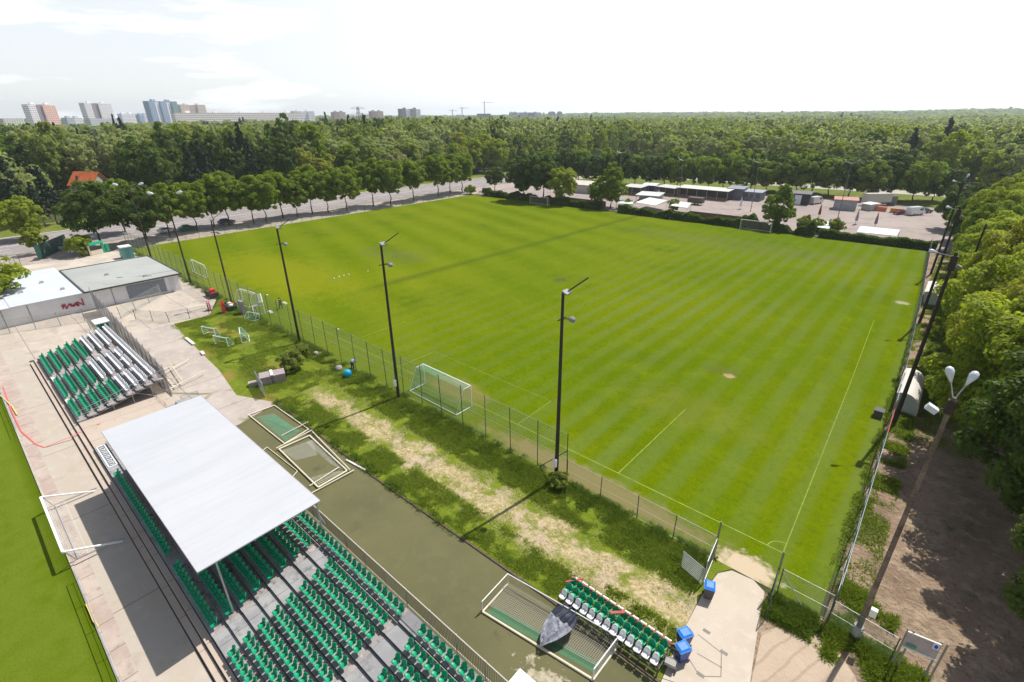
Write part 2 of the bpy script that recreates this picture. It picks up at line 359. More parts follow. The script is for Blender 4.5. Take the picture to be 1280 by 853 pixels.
yx = joints(7.5, 5.6, ox=1.5, oy=0.6, w=0.03)
def yard_extra(t, p, c):
    c = yx(t, p, c)
    v = N(t, 'ShaderNodeTexVoronoi', feature='DISTANCE_TO_EDGE'); v.inputs['Scale'].default_value = 0.13
    mm = N(t, 'ShaderNodeMix', data_type='VECTOR'); nn = N(t, 'ShaderNodeTexNoise'); nn.inputs['Scale'].default_value = 0.5; L(t, p, nn.inputs['Vector'])
    mm.inputs[0].default_value = 0.35; L(t, p, mm.inputs[4]); L(t, nn.outputs['Color'], mm.inputs[5]); L(t, mm.outputs[1], v.inputs['Vector'])
    f = ramp_n(t, v.outputs['Distance'], 0.004, 0.022, (1, 1, 1), (0, 0, 0))
    k = ramp_n(t, noise_n(t, p, 0.12, 3), 0.48, 0.56)
    return mix_n(t, math_n(t, 'MULTIPLY', math_n(t, 'MULTIPLY', f, k), 0.9), c, (0.14, 0.15, 0.05))
m_yard = ground_mat('cracked_yard_concrete', [(0.40, 0.35, 0.31), ((0.34, 0.295, 0.265), 0.2, 0.4, 0.6), ((0.45, 0.40, 0.35), 1.0, 0.5, 0.75), ((0.28, 0.25, 0.21), 0.5, 0.6, 0.7), ((0.25, 0.21, 0.17), 2.4, 0.68, 0.8)], [6.0], 0.9, 0.3, 0.03, yard_extra)
ground('yard', [(-80.5, 10.2), (-46.6, 10.2), (-46.6, 13), (-47.7, 17.3), (-52.6, 15.2), (-60.3, 16.3), (-71.8, 17.0), (-80.5, 17.8)], 0.012, m_yard)
m_yard2 = ground_mat('pale_yard_concrete', [(0.43, 0.375, 0.315), ((0.38, 0.33, 0.28), 0.2, 0.4, 0.6), ((0.48, 0.42, 0.36), 1.0, 0.5, 0.75), ((0.30,0.25,0.20), 3.0, 0.60, 0.8), ((0.33,0.29,0.25), .4, 0.56, 0.66)], [6.0], 0.9, 0.2, 0.02, joints(9, 6.2, ox=2, oy=2.6, w=0.03))
ground('forecourt', [(-97.2, 2.02), (-80.5, 2.02), (-80.5, 17.8), (-80, 22.4), (-88, 26.5), (-97.2, 26.5)], 0.016, m_yard2)
ground('back_court', rect(-140, -97.2, 2, 26.5), 0.008, ground_mat('worn_back_court', [(0.40, 0.35, 0.30), ((0.50, 0.45, 0.38), 0.2, 0.42, 0.6), ((0.22, 0.19, 0.16), 0.9, 0.6, 0.75)], [5.0]))
# olive coated running strip behind the stand, flaking near the camera
def olive_extra(t, p, c):
    s = N(t, 'ShaderNodeSeparateXYZ'); L(t, p, s.inputs[0])
    r = math_n(t, 'ADD', math_n(t, 'MULTIPLY', math_n(t, 'ADD', s.outputs[0], 9.5), 0.33), 0.0)
    dy = math_n(t, 'MULTIPLY', math_n(t, 'SUBTRACT', s.outputs[1], 13.4), 0.7)
    rr = math_n(t, 'SQRT', math_n(t, 'ADD', math_n(t, 'MULTIPLY', r, r), math_n(t, 'MULTIPLY', dy, dy)))
    rr = math_n(t, 'ADD', rr, math_n(t, 'MULTIPLY', math_n(t, 'SUBTRACT', noise_n(t, p, 1.6, 8, 0.68), 0.5), 3.2))
    return mix_n(t, ramp_n(t, rr, 0.30, 0.48, (1, 1, 1), (0, 0, 0)), c, mix_n(t, ramp_n(t, noise_n(t, p, 3.0, 5, .6), .4, .6), (0.25, 0.22, 0.145), (0.38, 0.34, 0.25)))
tag(eg_.build('rusty_edging', plain('rusty_edging', (.085, .06, .045), .9, 0, .4, 2.0)), kind='structure')
m_olive = ground_mat('olive_coated_asphalt', [(0.122, 0.117, 0.055), ((0.100, 0.097, 0.048), 0.15, 0.4, 0.65), ((0.135, 0.127, 0.066), 1.0, 0.5, 0.8), ((0.085, 0.08, 0.045), 0.5, 0.6, 0.72), ((0.10, 0.09, 0.055), 5.0, 0.60, 0.8), ((0.22, 0.20, 0.13), 22.0, 0.70, 0.76), ((0.06, 0.055, 0.03), 14.0, 0.68, 0.75)], [9.0], 0.9, 0.35, 0.02, olive_extra)
ground('running_strip', [(-46.6, 10.2), (-5.0, 10.2), (-5.0, 17.2), (-12.4, 17.35), (-20, 17.2), (-30, 17.0), (-47.6, 17.35), (-46.6, 13)], 0.014, m_olive)
ground('entrance_path', [(-5.0, 8), (-0.4, 8), (-1.0, 14), (-1.5, 20.3), (-2.1, 23.5), (-2.6, 26.5), (-3.4, 26.95), (-4.7, 26.8), (-5.3, 26), (-5.45, 24), (-5.3, 20), (-5.0, 17.2)], 0.018, m_path)
m_dirt = ground_mat('dry_dirt', [(0.31, 0.225, 0.155), ((0.21, 0.148, 0.10), 0.35, 0.42, 0.62), ((0.43, 0.325, 0.23), 0.9, 0.5, 0.72), ((0.17, 0.12, 0.085), 2.6, 0.54, 0.70), ((0.085, 0.11, 0.025), 0.5, 0.58, 0.70), ((0.36, 0.28, 0.21), 6.0, 0.56, 0.76)], [1.8], 0.95, 1.0, 0.5)
m_sand = ground_mat('raked_sand', [(0.40, 0.315, 0.235), ((0.32, 0.245, 0.175), 0.5, 0.45, 0.7), ((0.45, 0.36, 0.275), 2.0, 0.5, 0.75), ((0.28, 0.21, 0.14), 4.0, 0.66, 0.8)], [4.0], 0.95, 0.7, 0.08,
                    lambda t, p, c: mix_n(t, math_n(t, 'MULTIPLY', ramp_n(t, math_n(t, 'SINE', math_n(t, 'MULTIPLY', math_n(t, 'ADD', noise_n(t, p, 0.8, 3), (lambda s: (L(t, p, s.inputs[0]), math_n(t, 'MULTIPLY_ADD', s.outputs[0], 2.2, math_n(t, 'MULTIPLY', s.outputs[1], -0.7)))[1])(N(t, 'ShaderNodeSeparateXYZ'))), 3.4)), 0.75, 0.97), 0.55), c, (0.27, 0.20, 0.14)))
ground('dirt_track', [(-2.6, 26.5), (-2.1, 23.5), (-1.5, 20.3), (-1.0, 14), (-0.4, 8), (60, 8), (60, 160), (-2, 137), (-0.2, 100), (0.4, 60), (0.6, 27)], 0.010, m_dirt)
ground('sandy_patch', [(-1.45, 20.3), (-1.9, 23.6), (-0.9, 25.3), (1.2, 25.6), (2.6, 24.2), (3.4, 22), (3.0, 8), (-0.35, 8), (-0.95, 14)], 0.016, m_sand)
# verge: rough grass with a straw-dry trodden middle
def verge_extra(t, p, c):
    s = N(t, 'ShaderNodeSeparateXYZ'); L(t, p, s.inputs[0])
    n = math_n(t, 'SUBTRACT', noise_n(t, p, 0.35, 6, 0.65), 0.5)
    ctr = math_n(t, 'MULTIPLY_ADD', s.outputs[0], 0.004, 21.4)
    wid = math_n(t, 'MULTIPLY_ADD', s.outputs[0], 0.022, 2.15)
    d = math_n(t, 'DIVIDE', math_n(t, 'ABSOLUTE', math_n(t, 'SUBTRACT', s.outputs[1], ctr)), wid)
    d = math_n(t, 'MULTIPLY_ADD', n, 3.6, d)
    on = ramp_n(t, math_n(t, 'MULTIPLY', s.outputs[0], -0.01), 0.455, 0.485, (1, 1, 1), (0, 0, 0))
    f = math_n(t, 'MULTIPLY', ramp_n(t, d, 0.55, 1.35, (1, 1, 1), (0, 0, 0)), on)
    straw = mix_n(t, ramp_n(t, noise_n(t, p, 3.5, 6, 0.7), 0.35, 0.65), (0.24, 0.19, 0.085), (0.52, 0.43, 0.25))
    f = math_n(t, 'MULTIPLY', f, ramp_n(t, noise_n(t, p, 0.8, 6, .7), .36, .52))
    straw = mix_n(t, ramp_n(t, noise_n(t, p, 0.5, 4, .6), .5, .62), straw, (0.42, 0.33, 0.235))
    c = mix_n(t, f, c, straw)
    g2 = math_n(t, 'MULTIPLY', ramp_n(t, noise_n(t, p, 0.22, 4), 0.52, 0.64), math_n(t, 'SUBTRACT', 1.0, on))
    return mix_n(t, math_n(t, 'MULTIPLY', g2, 0.85), c, (0.22, 0.16, 0.04))
m_verge = ground_mat('rough_verge_grass', [(0.125, 0.165, 0.010), ((0.085, 0.13, 0.006), 0.4, 0.42, 0.62), ((0.20, 0.215, 0.025), 1.5, 0.5, 0.75), ((0.065, 0.09, 0.01), 4.0, 0.58, 0.74), ((0.26, 0.25, 0.06), 8.0, 0.58, 0.74)], [5.0], 0.95, 0.9, 0.12, verge_extra)
ground('verge', [(-80.5, 17.8), (-71.8, 17.0), (-60.3, 16.3), (-52.6, 15.2), (-47.7, 17.3), (-30, 17.0), (-20, 17.2), (-12.4, 17.35), (-5.05, 17.2), (-5.3, 20), (-5.5, 24), (-5.35, 26), (-4.7, 27), (-88, 27), (-80, 22.4)], 0.012, m_verge)
# road, pavement and far verges
m_asph = ground_mat('road_asphalt', [(0.235, 0.21, 0.205), ((0.27, 0.245, 0.235), 0.05, 0.4, 0.65), ((0.20, 0.18, 0.175), 0.4, 0.5, 0.75), ((0.15, 0.14, 0.14), 1.5, 0.66, 0.8)], [9.0], 0.85, 0.2, 0.01)
def road_c(t_): return -164.3 + (0.0008 * (t_ - 135) ** 2 if t_ > 135 else 0)
rp_ = [(-60 + i * 12) for i in range(50)]
def band_(a, b, z, m, name):
    mb = MB(); v = []; f = []
    for i, tt in enumerate(rp_):
        x = road_c(tt); v += [(x + a, tt, z), (x + b, tt, z)]
        if i: f.append((2*i-2, 2*i-1, 2*i+1, 2*i))
    return tag(mb.add(v, f).build(name, m), kind='structure')
m_pave = ground_mat('pavement_slabs', [(0.30, 0.25, 0.225), ((0.38, 0.32, 0.28), 0.3, 0.42, 0.6), ((0.16, 0.13, 0.11), 0.9, 0.55, 0.75)], [6.0], 0.9, 0.3, 0.02)
m_grass = ground_mat('roadside_grass', [(0.105, 0.14, 0.018), ((0.16, 0.17, 0.035), 0.12, 0.45, 0.65), ((0.06, 0.09, 0.012), 0.6, 0.5, 0.7)], [4.0], 0.95, 0.8, 0.1)
band_(-30, 26, 0.002, m_grass, 'roadside_grass')
band_(12.3, 25.4, 0.010, m_pave, 'pavement')
band_(-11.6, 12.0, 0.020, m_asph, 'road')
band_(-13.2, -11.6, 0.016, m_conc, 'far_pavement')
rk = MB(); rm = MB()
for i, tt in enumerate(rp_[:-1]):
    for a in (-11.75, 12.0):
        x0, x1 = road_c(tt) + a, road_c(rp_[i+1]) + a
        rk.add([(x0, tt, -0.05), (x0+0.18, tt, -0.05), (x0+0.18, tt, 0.14), (x0, tt, 0.14), (x1, tt+12, -0.05), (x1+0.18, tt+12, -0.05), (x1+0.18, tt+12, 0.14), (x1, tt+12, 0.14)],
               [(0,4,7,3), (3,7,6,2), (1,2,6,5)])
    x = road_c(tt)
    for k in (0, 6):
        for a in (-8.0, -4.2, 4.2, 8.0): strip(rm, (x + a, tt + k), (x + a + (road_c(tt+12) - x) * 0.25, tt + k + 3), 0.18, 0.026)
    strip(rm, (x - 0.25, tt), (road_c(tt + 12) - 0.25, tt + 12), 0.16, 0.026); strip(rm, (x + 0.25, tt), (road_c(tt + 12) + 0.25, tt + 12), 0.16, 0.026)
tag(rk.build('road_kerb', plain('road_kerb_stone', (0.45, 0.42, 0.38), 0.9)), kind='structure')
tag(rm.build('road_markings', plain('road_paint', (0.62, 0.60, 0.58), 0.7, 0, 0.15)), kind='structure')
m_lot = ground_mat('market_lot_asphalt', [(0.27, 0.225, 0.205), ((0.32, 0.27, 0.245), 0.04, 0.4, 0.65), ((0.22, 0.185, 0.17), 0.2, 0.5, 0.7), ((0.16, 0.14, 0.13), 0.7, 0.62, 0.75)], [5.0], 0.9, 0.2, 0.02)
ground('market_lot', [(-139, 138), (8, 139), (12, 205), (-60, 205), (-139, 190)], 0.010, m_lot)
ground('back_grass', [(-139, 190), (-60, 205), (40, 205), (60, 262), (-139, 262)], 0.008, m_grass)
ground('back_road', [(-139, 226), (60, 240), (60, 252), (-139, 237)], 0.016, ground_mat('pale_back_road', [(0.40, 0.36, 0.32), ((0.33, 0.30, 0.27), 0.2, 0.4, 0.6)], [5.0]))
ground('gravel_margin', rect(-141.5, -138.6, 27, 136), 0.014, ground_mat('gravel', [(0.38, 0.33, 0.26), ((0.26, 0.22, 0.17), 1.0, 0.45, 0.65), ((0.10, 0.11, 0.03), 0.5, 0.6, 0.7)], [8.0]))

# ================================================================== SEATS AND STANDS
m_green = plain('green_seat_plastic', (0.0, 0.27, 0.125), 0.42, 0, 0.12, 0.8, 0.35)
_t = m_green.node_tree; _b = [n for n in _t.nodes if n.type == 'BSDF_PRINCIPLED'][0]; _oi = N(_t, 'ShaderNodeObjectInfo'); _src = _b.inputs['Base Color'].links[0].from_socket
L(_t, mix_n(_t, math_n(_t, 'MULTIPLY', ramp_n(_t, _oi.outputs['Random'], .35, 1.0), .28), _src, (.04, .33, .20)), _b.inputs['Base Color'])
m_white = plain('white_seat_plastic', (0.74, 0.74, 0.75), 0.45, 0, 0.08, 0.8, 0.4)
def seat_mesh(name, mat, w=0.205):
    """stadium shell: dished pan (towards -Y) and an upright back with a rounded top; origin under the pan's rear edge"""
    mb = MB()
    def pan(u, v):
        x = (u - .5) * 2 * w * (1 - .10 * abs(v - .5)); y = -0.31 * (1 - v) + .01
        z = 0.385 - 0.045 * math.sin(math.pi * v) * (1 - (2*u-1)**4) + (-.035 if v == 0 else 0) + .02 * (2*u-1)**4
        return (x, y, z)
    def back(u, v):
        k = (1 - 0.62 * max(0, v - .35) ** 1.6) * (.93 + .07 * min(1, v * 4))
        x = (u - .5) * 2 * w * k; y = 0.12 * v - .10 * (2*u-1)**2 * (.5 + .5*v) + .02
        return (x, y, 0.385 + 0.32 * v)
    mb.grid(pan, 6, 5); mb.grid(back, 6, 6)
    mb.box(-0.12, 0.12, -0.22, -0.02, 0.26, 0.335)
    me = mb.mesh(name, (0, 0, 0), True)
    bm = bmesh.new(); bm.from_mesh(me)
    fs = [f for f in bm.faces]
    bmesh.ops.solidify(bm, geom=[f for f in fs if len(f.verts) == 4 and f.calc_area() < 0.02 or True], thickness=0.018)
    bmesh.ops.recalc_face_normals(bm, faces=bm.faces); bm.to_mesh(me); bm.free()
    me.materials.append(mat); return me
SEAT_G, SEAT_W = seat_mesh('green_seat', m_green), seat_mesh('white_seat', m_white, 0.245)
SEAT_N = seat_mesh('narrow_white_seat', m_white, 0.185)
def seat_part(root, me, x, y, z, rz=0.0, label=None):
    o = bpy.data.objects.new('seat', me); COL.objects.link(o); o.parent = root
    o.location = (x - root.location[0], y - root.location[1], z - root.location[2]); o.rotation_euler = (random.uniform(-.02, .02), random.uniform(-.015, .015), rz + random.uniform(-.05, .05))
    if label: o['label'] = label
    return o
def merged_seats(root, lst, mats):
    """the seats beyond the hundred that show largest, in one part"""
    mb_v = []; mb_f = []; mi = []
    for (me, x, y, z, rz) in lst:
        k = len(mb_v); c, s = math.cos(rz), math.sin(rz)
        for v in me.vertices: mb_v.append((v.co.x*c - v.co.y*s + x - root.location[0], v.co.x*s + v.co.y*c + y - root.location[1], v.co.z + z - root.location[2]))
        for p in me.polygons: mb_f.append([i + k for i in p.vertices]); mi.append(0 if me is SEAT_G else 1)
    me = bpy.data.meshes.new('seats'); me.from_pydata(mb_v, [], mb_f); me.update()
    for m in mats: me.materials.append(m)
    me.polygons.foreach_set('material_index', mi); me.polygons.foreach_set('use_smooth', [True] * len(mi))
    o = bpy.data.objects.new('rows_of_seats', me); COL.objects.link(o); o.parent = root; o['kind'] = 'stuff'; return o
def place_seats(root, lst, first):
    """first: which ones show largest; those become parts, the rest one part"""
    lst = sorted(lst, key=first); 
    for (me, x, y, z, rz) in lst[:100]: seat_part(root, me, x, y, z, rz)
    if lst[100:]: merged_seats(root, lst[100:], [m_green, m_white])
m_deck = ground_mat('grey_deck_boards', [(0.235, 0.235, 0.24), ((0.30, 0.30, 0.30), 0.6, 0.42, 0.6), ((0.14, 0.135, 0.135), 1.4, 0.55, 0.72), ((0.36, 0.35, 0.34), 3.0, 0.6, 0.75)], [8.0], 0.7, 0.2, 0.01)
m_under = ground_mat('littered_dark_boards', [(0.26, 0.24, 0.235), ((0.36, 0.31, 0.295), 1.3, 0.45, 0.62), ((0.12, 0.11, 0.11), 2.2, 0.54, 0.64), ((0.42, 0.37, 0.35), 4.0, 0.60, 0.72)], [6.0], 0.9, 0.5, 0.03)
m_dark = plain('dark_riser_steel', (0.075, 0.072, 0.072), 0.7)
m_galv = plain('galvanised_steel', (0.42, 0.43, 0.45), 0.45, 0.6, 0.15, 2.0)
m_wpaint = plain('white_painted_steel', (0.72, 0.70, 0.66), 0.5, 0, 0.12, 1.2)
m_cream = plain('yellowed_white_paint', (0.60, 0.55, 0.42), 0.55, 0, 0.18, 1.0)
RD, RR = 0.84, 0.20                                       # row depth and rise
def fz(k): return 0.77 + RR * k
def fy(k): return 2.80 + RD * k                           # front edge of row k's floor
def stand_body(root, x0, x1, rows, aisles, end):
    deck = MB(); und = MB(); ris = MB()
    for k in range(rows):
        y0, y1, z = fy(k), fy(k) + RD, fz(k)
        ris.box(x0, x1, y0 + 0.002, y0 + 0.03, 0.50 if k == 0 else fz(k) - RR - 0.02, z - 0.035)
        segs = []; cur = x0
        for (a, b) in aisles:
            segs += [(cur, a, 0), (a, b, 1)]; cur = b
        segs.append((cur, x1, 0))
        for (a, b, ai) in segs:
            if b - a < 0.05: continue
            if ai:
                n = max(1, round((b - a) / 1.05)); w = (b - a) / n
                for i in range(n): deck.box(a + i*w + .012, a + (i+1)*w - .012, y0, y1 - 0.006, z - 0.03, z + 0.012)
            else:
                und.box(a + 0.003, b - 0.003, y0 + .01, y1 - 0.03, z - 0.03, z)
                i = a
                while i < b - 0.3:
                    j = min(b, i + 2.05); deck.box(i + .02, j - .02, y0 - 0.012, y0 + 0.16, z - 0.028, z + 0.010); i = j
    ztop = fz(rows - 1); yb = fy(rows - 1) + RD
    fr = MB(); x = x0
    while x <= x1 + 0.01:
        for k in range(1, rows, 2): fr.tube((x, fy(k) + 0.4, 0.5), (x, fy(k) + 0.4, fz(k) - 0.03), 0.03, 5)
        fr.tube((x, yb, 0.0), (x, yb, ztop), 0.035, 5); fr.tube((x, yb, 0.05), (x, yb - 2.5, ztop - 0.7), 0.02, 5); fr.tube((x, 3.2, 0.6), (x, yb, ztop - 0.05), 0.03, 5)
        x += 2.1
    fr.build('under_frame', m_galv, root)
    deck.build('deck', m_deck, root); und.build('seating_floor', m_under, root); ris.build('riser', m_dark, root)
def railing(root, x0, x1, y, z, h, mat_top, name='back_railing', step=0.115, x_post=2.0, body=None):
    t = MB(); t.bar((x0, y, z + h), (x1, y, z + h), 0.045, 0.045); t.bar((x0, y, z + 0.12), (x1, y, z + 0.12), 0.04, 0.04)
    b = MB(); n = int((x1 - x0) / step)
    for i in range(n): b.tube((x0 + i*step, y, z + 0.1), (x0 + i*step, y, z + h), 0.016, 4, cap=False)
    n = int((x1 - x0) / x_post)
    for i in range(n + 1): t.bar((x0 + i*x_post, y + .03, z - 0.4), (x0 + i*x_post, y + .03, z + h), 0.05, 0.05, (0,1,0))
    o = t.build(name, mat_top, root); b.build('balusters', body or m_galv, o); return o
# covered stand (nearer the camera)
G1 = thing('grandstand', (-30, 6, 0), 'roofed stand of green seats under a flat white canopy beside the olive strip', 'grandstand')
stand_body(G1, -51.2, -8.6, 9, [(-51.2, -45.2), (-32.5, -31.45), (-24.65, -22.95), (-16.65, -15.2), (-9.15, -8.6)], 0)
seats = []
for k in range(9):
    z = fz(k) - 0.0; y = fy(k) + 0.40
    blocks = [(-44.95, 25), (-31.2, 13), (-22.65, 12), (-14.95, 12)]
    if k == 8: blocks = [(-44.95, 57), (-14.95, 12)]
    for (a, n) in blocks:
        for i in range(n): seats.append((SEAT_G, a + i * 0.503, y, z, 0.0))
place_seats(G1, seats, lambda s: (not (s[1] > -25), math.hypot(s[1], s[2]) + (100 if s[1] > -9.2 else 0)) if seen(s[1], s[2], s[3] + .5, 0) else (True, 999))
railing(G1, -45.0, -8.6, fy(8) + RD + 0.06, fz(8), 1.32, plain('dull_rail_paint', (0.42, 0.39, 0.33), 0.6, 0, .2), body=plain('dark_balusters', (0.11, 0.09, 0.08), 0.7))
rf = MB(); RX0, RX1, RY0, RY1 = -44.45, -24.85, 3.2, 10.15
n = 20; w = (RX1 - RX0) / n
rf.add([(RX0, RY0, 5.32), (RX1, RY0, 5.32), (RX1, RY1, 5.36), (RX0, RY1, 5.36), (RX0, RY0, 5.24), (RX1, RY0, 5.24), (RX1, RY1, 5.28), (RX0, RY1, 5.28)],
       [(0,1,2,3), (7,6,5,4), (0,4,5,1), (1,5,6,2), (2,6,7,3), (3,7,4,0)])
roof = rf.build('roof', ground_mat('white_roof_sheet', [(0.425, 0.44, 0.465), ((0.45, 0.46, 0.485), 0.15, 0.4, 0.65), ((0.40, 0.42, 0.445), 0.8, 0.62, 0.78), ((0.47, 0.48, 0.50), 2.5, 0.68, 0.74)], [2.0], 0.6, 0.05, 0.01, lambda t, p, c: mix_n(t, math_n(t, 'MULTIPLY', ramp_n(t, math_n(t, 'SINE', math_n(t, 'MULTIPLY', (lambda s: (L(t, p, s.inputs[0]), s.outputs[0])[1])(N(t, 'ShaderNodeSeparateXYZ')), 31.4)), .6, 1.0), .12), mix_n(t, math_n(t, 'MULTIPLY', ramp_n(t, noise_n(t, scalev(t, p, (1.6, .12, 1)), 1.0, 6, .65), .45, .75), .45), c, (.335, .345, .35)), (.28, .29, .31))), G1)
tr = MB()
tr.bar((RX0, RY0 - .02, 5.28), (RX1, RY0 - .02, 5.28), 0.03, 0.16); tr.bar((RX0, RY1 + .02, 5.30), (RX1, RY1 + .02, 5.30), 0.03, 0.14)
tr.build('fascia', plain('fascia_paint', (0.40, 0.33, 0.36), 0.5), roof)
pm = MB()
for x in (-44.1, -37.7, -31.4, -25.2):
    pm.tube((x, 4.15, 0.9), (x, 4.15, 5.24), 0.055, 8); pm.tube((x, RY1 - .1, 0), (x, RY1 - .1, 5.28), 0.06, 8)
    pm.bar((x, RY0 + .05, 5.16), (x, RY1 - .05, 5.18), 0.08, 0.15)
for y in (4.15, 6.2, 8.2, 10.0): pm.bar((RX0 + .1, y, 5.14), (RX1 - .1, y, 5.14), 0.06, 0.12)
pm.build('roof_posts', m_galv, G1)
br = MB(); br.tube((-25.2, RY1 - .1, 4.1), (-24.9, RY1 + 0.05, 3.4), 0.03, 6); br.build('brace', m_galv, G1)
# low front boards at the seatless end of the stand
m_board = plain('sign_white', (0.70, 0.71, 0.72), 0.5)
bd = thing('signboard', (-49.5, 3.1, 0.76), 'narrow white framed board lying on the grey deck beside the canopy corner', 'signboard')
fb = MB(); x0, x1, y0, y1, z = -51.0, -46.9, 2.95, 3.50, 0.80
for a, b in (((x0, y0), (x1, y0)), ((x0, y1), (x1, y1)), ((x0, y0), (x0, y1)), ((x1, y0), (x1, y1))): fb.bar((a[0], a[1], z), (b[0], b[1], z), 0.09, 0.06)
fb.build('frame', m_board, bd); MB().box(x0, x1, y0, y1, 0.765, 0.785).build('panel', plain('sign_grey', (0.16, 0.17, 0.18), 0.6), bd)
gl = MB(); random.seed(4)
for i in range(11):
    xx = x0 + .35 + i * .34
    gl.bar((xx, y0 + .13, z), (xx + (.12 if i % 3 else 0), y1 - .13, z), 0.07, 0.02)
    if i % 2: gl.bar((xx, y1 - .13, z + .004), (xx + .2, y1 - .13, z + .004), 0.06, 0.02)
gl.build('lettering', m_board, bd)
# open stand farther off
G2 = thing('bleacher_stand', (-68, 6, 0), 'open stand with green seats low down and white seats in the upper rows', 'grandstand')
stand_body(G2, -78.4, -57.3, 9, [(-70.75, -69.35), (-63.3, -62.35)], 0)
seats = []
for k in range(9):
    z, y = fz(k), fy(k) + 0.40
    if k == 8: blocks = [(-78.1, 40, 1)]
    elif k >= 5: blocks = [(-77.9, 13 - (k == 5), 1), (-69.1, 12, 1), (-62.1, 9, 1)]
    else: blocks = [(-77.9, 14, 0), (-69.1, 12, 1 if k == 4 else 0), (-62.1, 9, 0)]
    if k == 7: blocks[1] = (-69.1, 5, 1); blocks.append((-66.1, 6, 1))
    for (a, n, wt) in blocks:
        for i in range(n): seats.append((SEAT_W if wt else SEAT_G, a + i * 0.503, y, z, 0.0))
place_seats(G2, seats, lambda s: math.hypot(s[1], s[2]))
hr = MB()
for k in range(0, 9):
    hr.tube((-57.35, fy(k) + .1, fz(k)), (-57.35, fy(k) + .1, fz(k) + 1.0), 0.02, 5)
hr.tube((-57.35, fy(0) + .1, fz(0) + 1.0), (-57.35, fy(8) + .9, fz(8) + 1.0), 0.025, 5); hr.tube((-57.35, fy(0) + .1, fz(0) + .5), (-57.35, fy(8) + .9, fz(8) + .5), 0.02, 5)
hr.build('side_railing', m_galv, G2)
wb = MB(); wb.box(-70.5, -69.6, 2.84, 3.1, 0.5, 0.9); wb.box(-63.3, -62.5, 2.84, 3.1, 0.5, 0.9)
wb.build('white_step', m_wpaint, G2)
bx = thing('kiosk', (-81.6, 10.1, 0), 'small green booth with a flat white top at the stand end', 'booth')
MB().box(-82.4, -80.6, 9.5, 10.7, 0, 2.5).build('body', plain('booth_green', (0.0, 0.20, 0.12), 0.5), bx)
MB().box(-82.6, -80.4, 9.3, 10.9, 2.5, 2.62).build('roof', m_wpaint, bx)
MB().box(-82.1, -80.9, 9.46, 9.497, 1.1, 2.1).build('window', plain('booth_glass', (0.12, 0.30, 0.28), 0.2), bx)
cb = thing('cabin', (-8.6, 11.1, 0), 'small flat-topped white cabin behind the end of the stand', 'cabin')
MB().box(-9.95, -7.4, 10.45, 11.75, 0, 2.45).build('body', plain('cabin_white', (0.62, 0.62, 0.60), 0.5), cb)
MB().box(-10.0, -7.3, 10.4, 11.8, 2.45, 2.55).build('roof', plain('cabin_roof', (0.78, 0.78, 0.76), 0.5), cb)
MB().box(-9.0, -8.1, 11.752, 11.79, 0.05, 2.05).build('door', plain('cabin_door', (0.45, 0.46, 0.46), 0.5), cb)
# ================================================================== FENCES, POLES, GOALS
def mesh_mat(name, col, cell, wire, rough=0.6, metal=0.0, diamond=True, soft=None):
    """woven wire or netting: real openings of this cell size (m), from the surface's own UV in metres"""
    m, t, o = newmat(name); u = N(t, 'ShaderNodeUVMap').outputs[0]; s = N(t, 'ShaderNodeSeparateXYZ'); L(t, u, s.inputs[0])
    a, b = s.outputs[0], s.outputs[1]
    if diamond: a, b = math_n(t, 'ADD', a, b), math_n(t, 'SUBTRACT', a, b)
    g = []
    for q in (a, b):
        f = math_n(t, 'ABSOLUTE', math_n(t, 'SUBTRACT', math_n(t, 'FRACT', math_n(t, 'MULTIPLY', q, 1 / cell)), 0.5))
        g.append(math_n(t, 'GREATER_THAN', f, 0.5 - wire / cell / 2))
    k = math_n(t, 'MAXIMUM', g[0], g[1])
    p = N(t, 'ShaderNodeBsdfPrincipled'); p.inputs['Base Color'].default_value = rgba(col); p.inputs['Roughness'].default_value = rough; p.inputs['Metallic'].default_value = metal
    tr = N(t, 'ShaderNodeBsdfTransparent'); mx = N(t, 'ShaderNodeMixShader'); L(t, k, mx.inputs[0]); L(t, tr.outputs[0], mx.inputs[1]); L(t, p.outputs[0], mx.inputs[2])
    L(t, mx.outputs[0], o.inputs[0]); MATS[name] = m; return m
m_chain = mesh_mat('chain_link_wire', (0.30, 0.33, 0.30), 0.055, 0.0055)
m_chain2 = mesh_mat('green_chain_link', (0.10, 0.22, 0.18), 0.055, 0.007)
m_screen = mesh_mat('grey_screen_mesh', (0.30, 0.31, 0.33), 0.03, 0.0095)
m_netw = mesh_mat('white_goal_net', (0.62, 0.62, 0.58), 0.12, 0.010, diamond=False)
m_nett = mesh_mat('teal_goal_net', (0.12, 0.40, 0.38), 0.10, 0.010, diamond=False)
m_netg = mesh_mat('green_goal_net', (0.10, 0.36, 0.22), 0.06, 0.009, diamond=False)
m_netd = mesh_mat('grey_goal_net', (0.32, 0.30, 0.25), 0.12, 0.014, diamond=False)
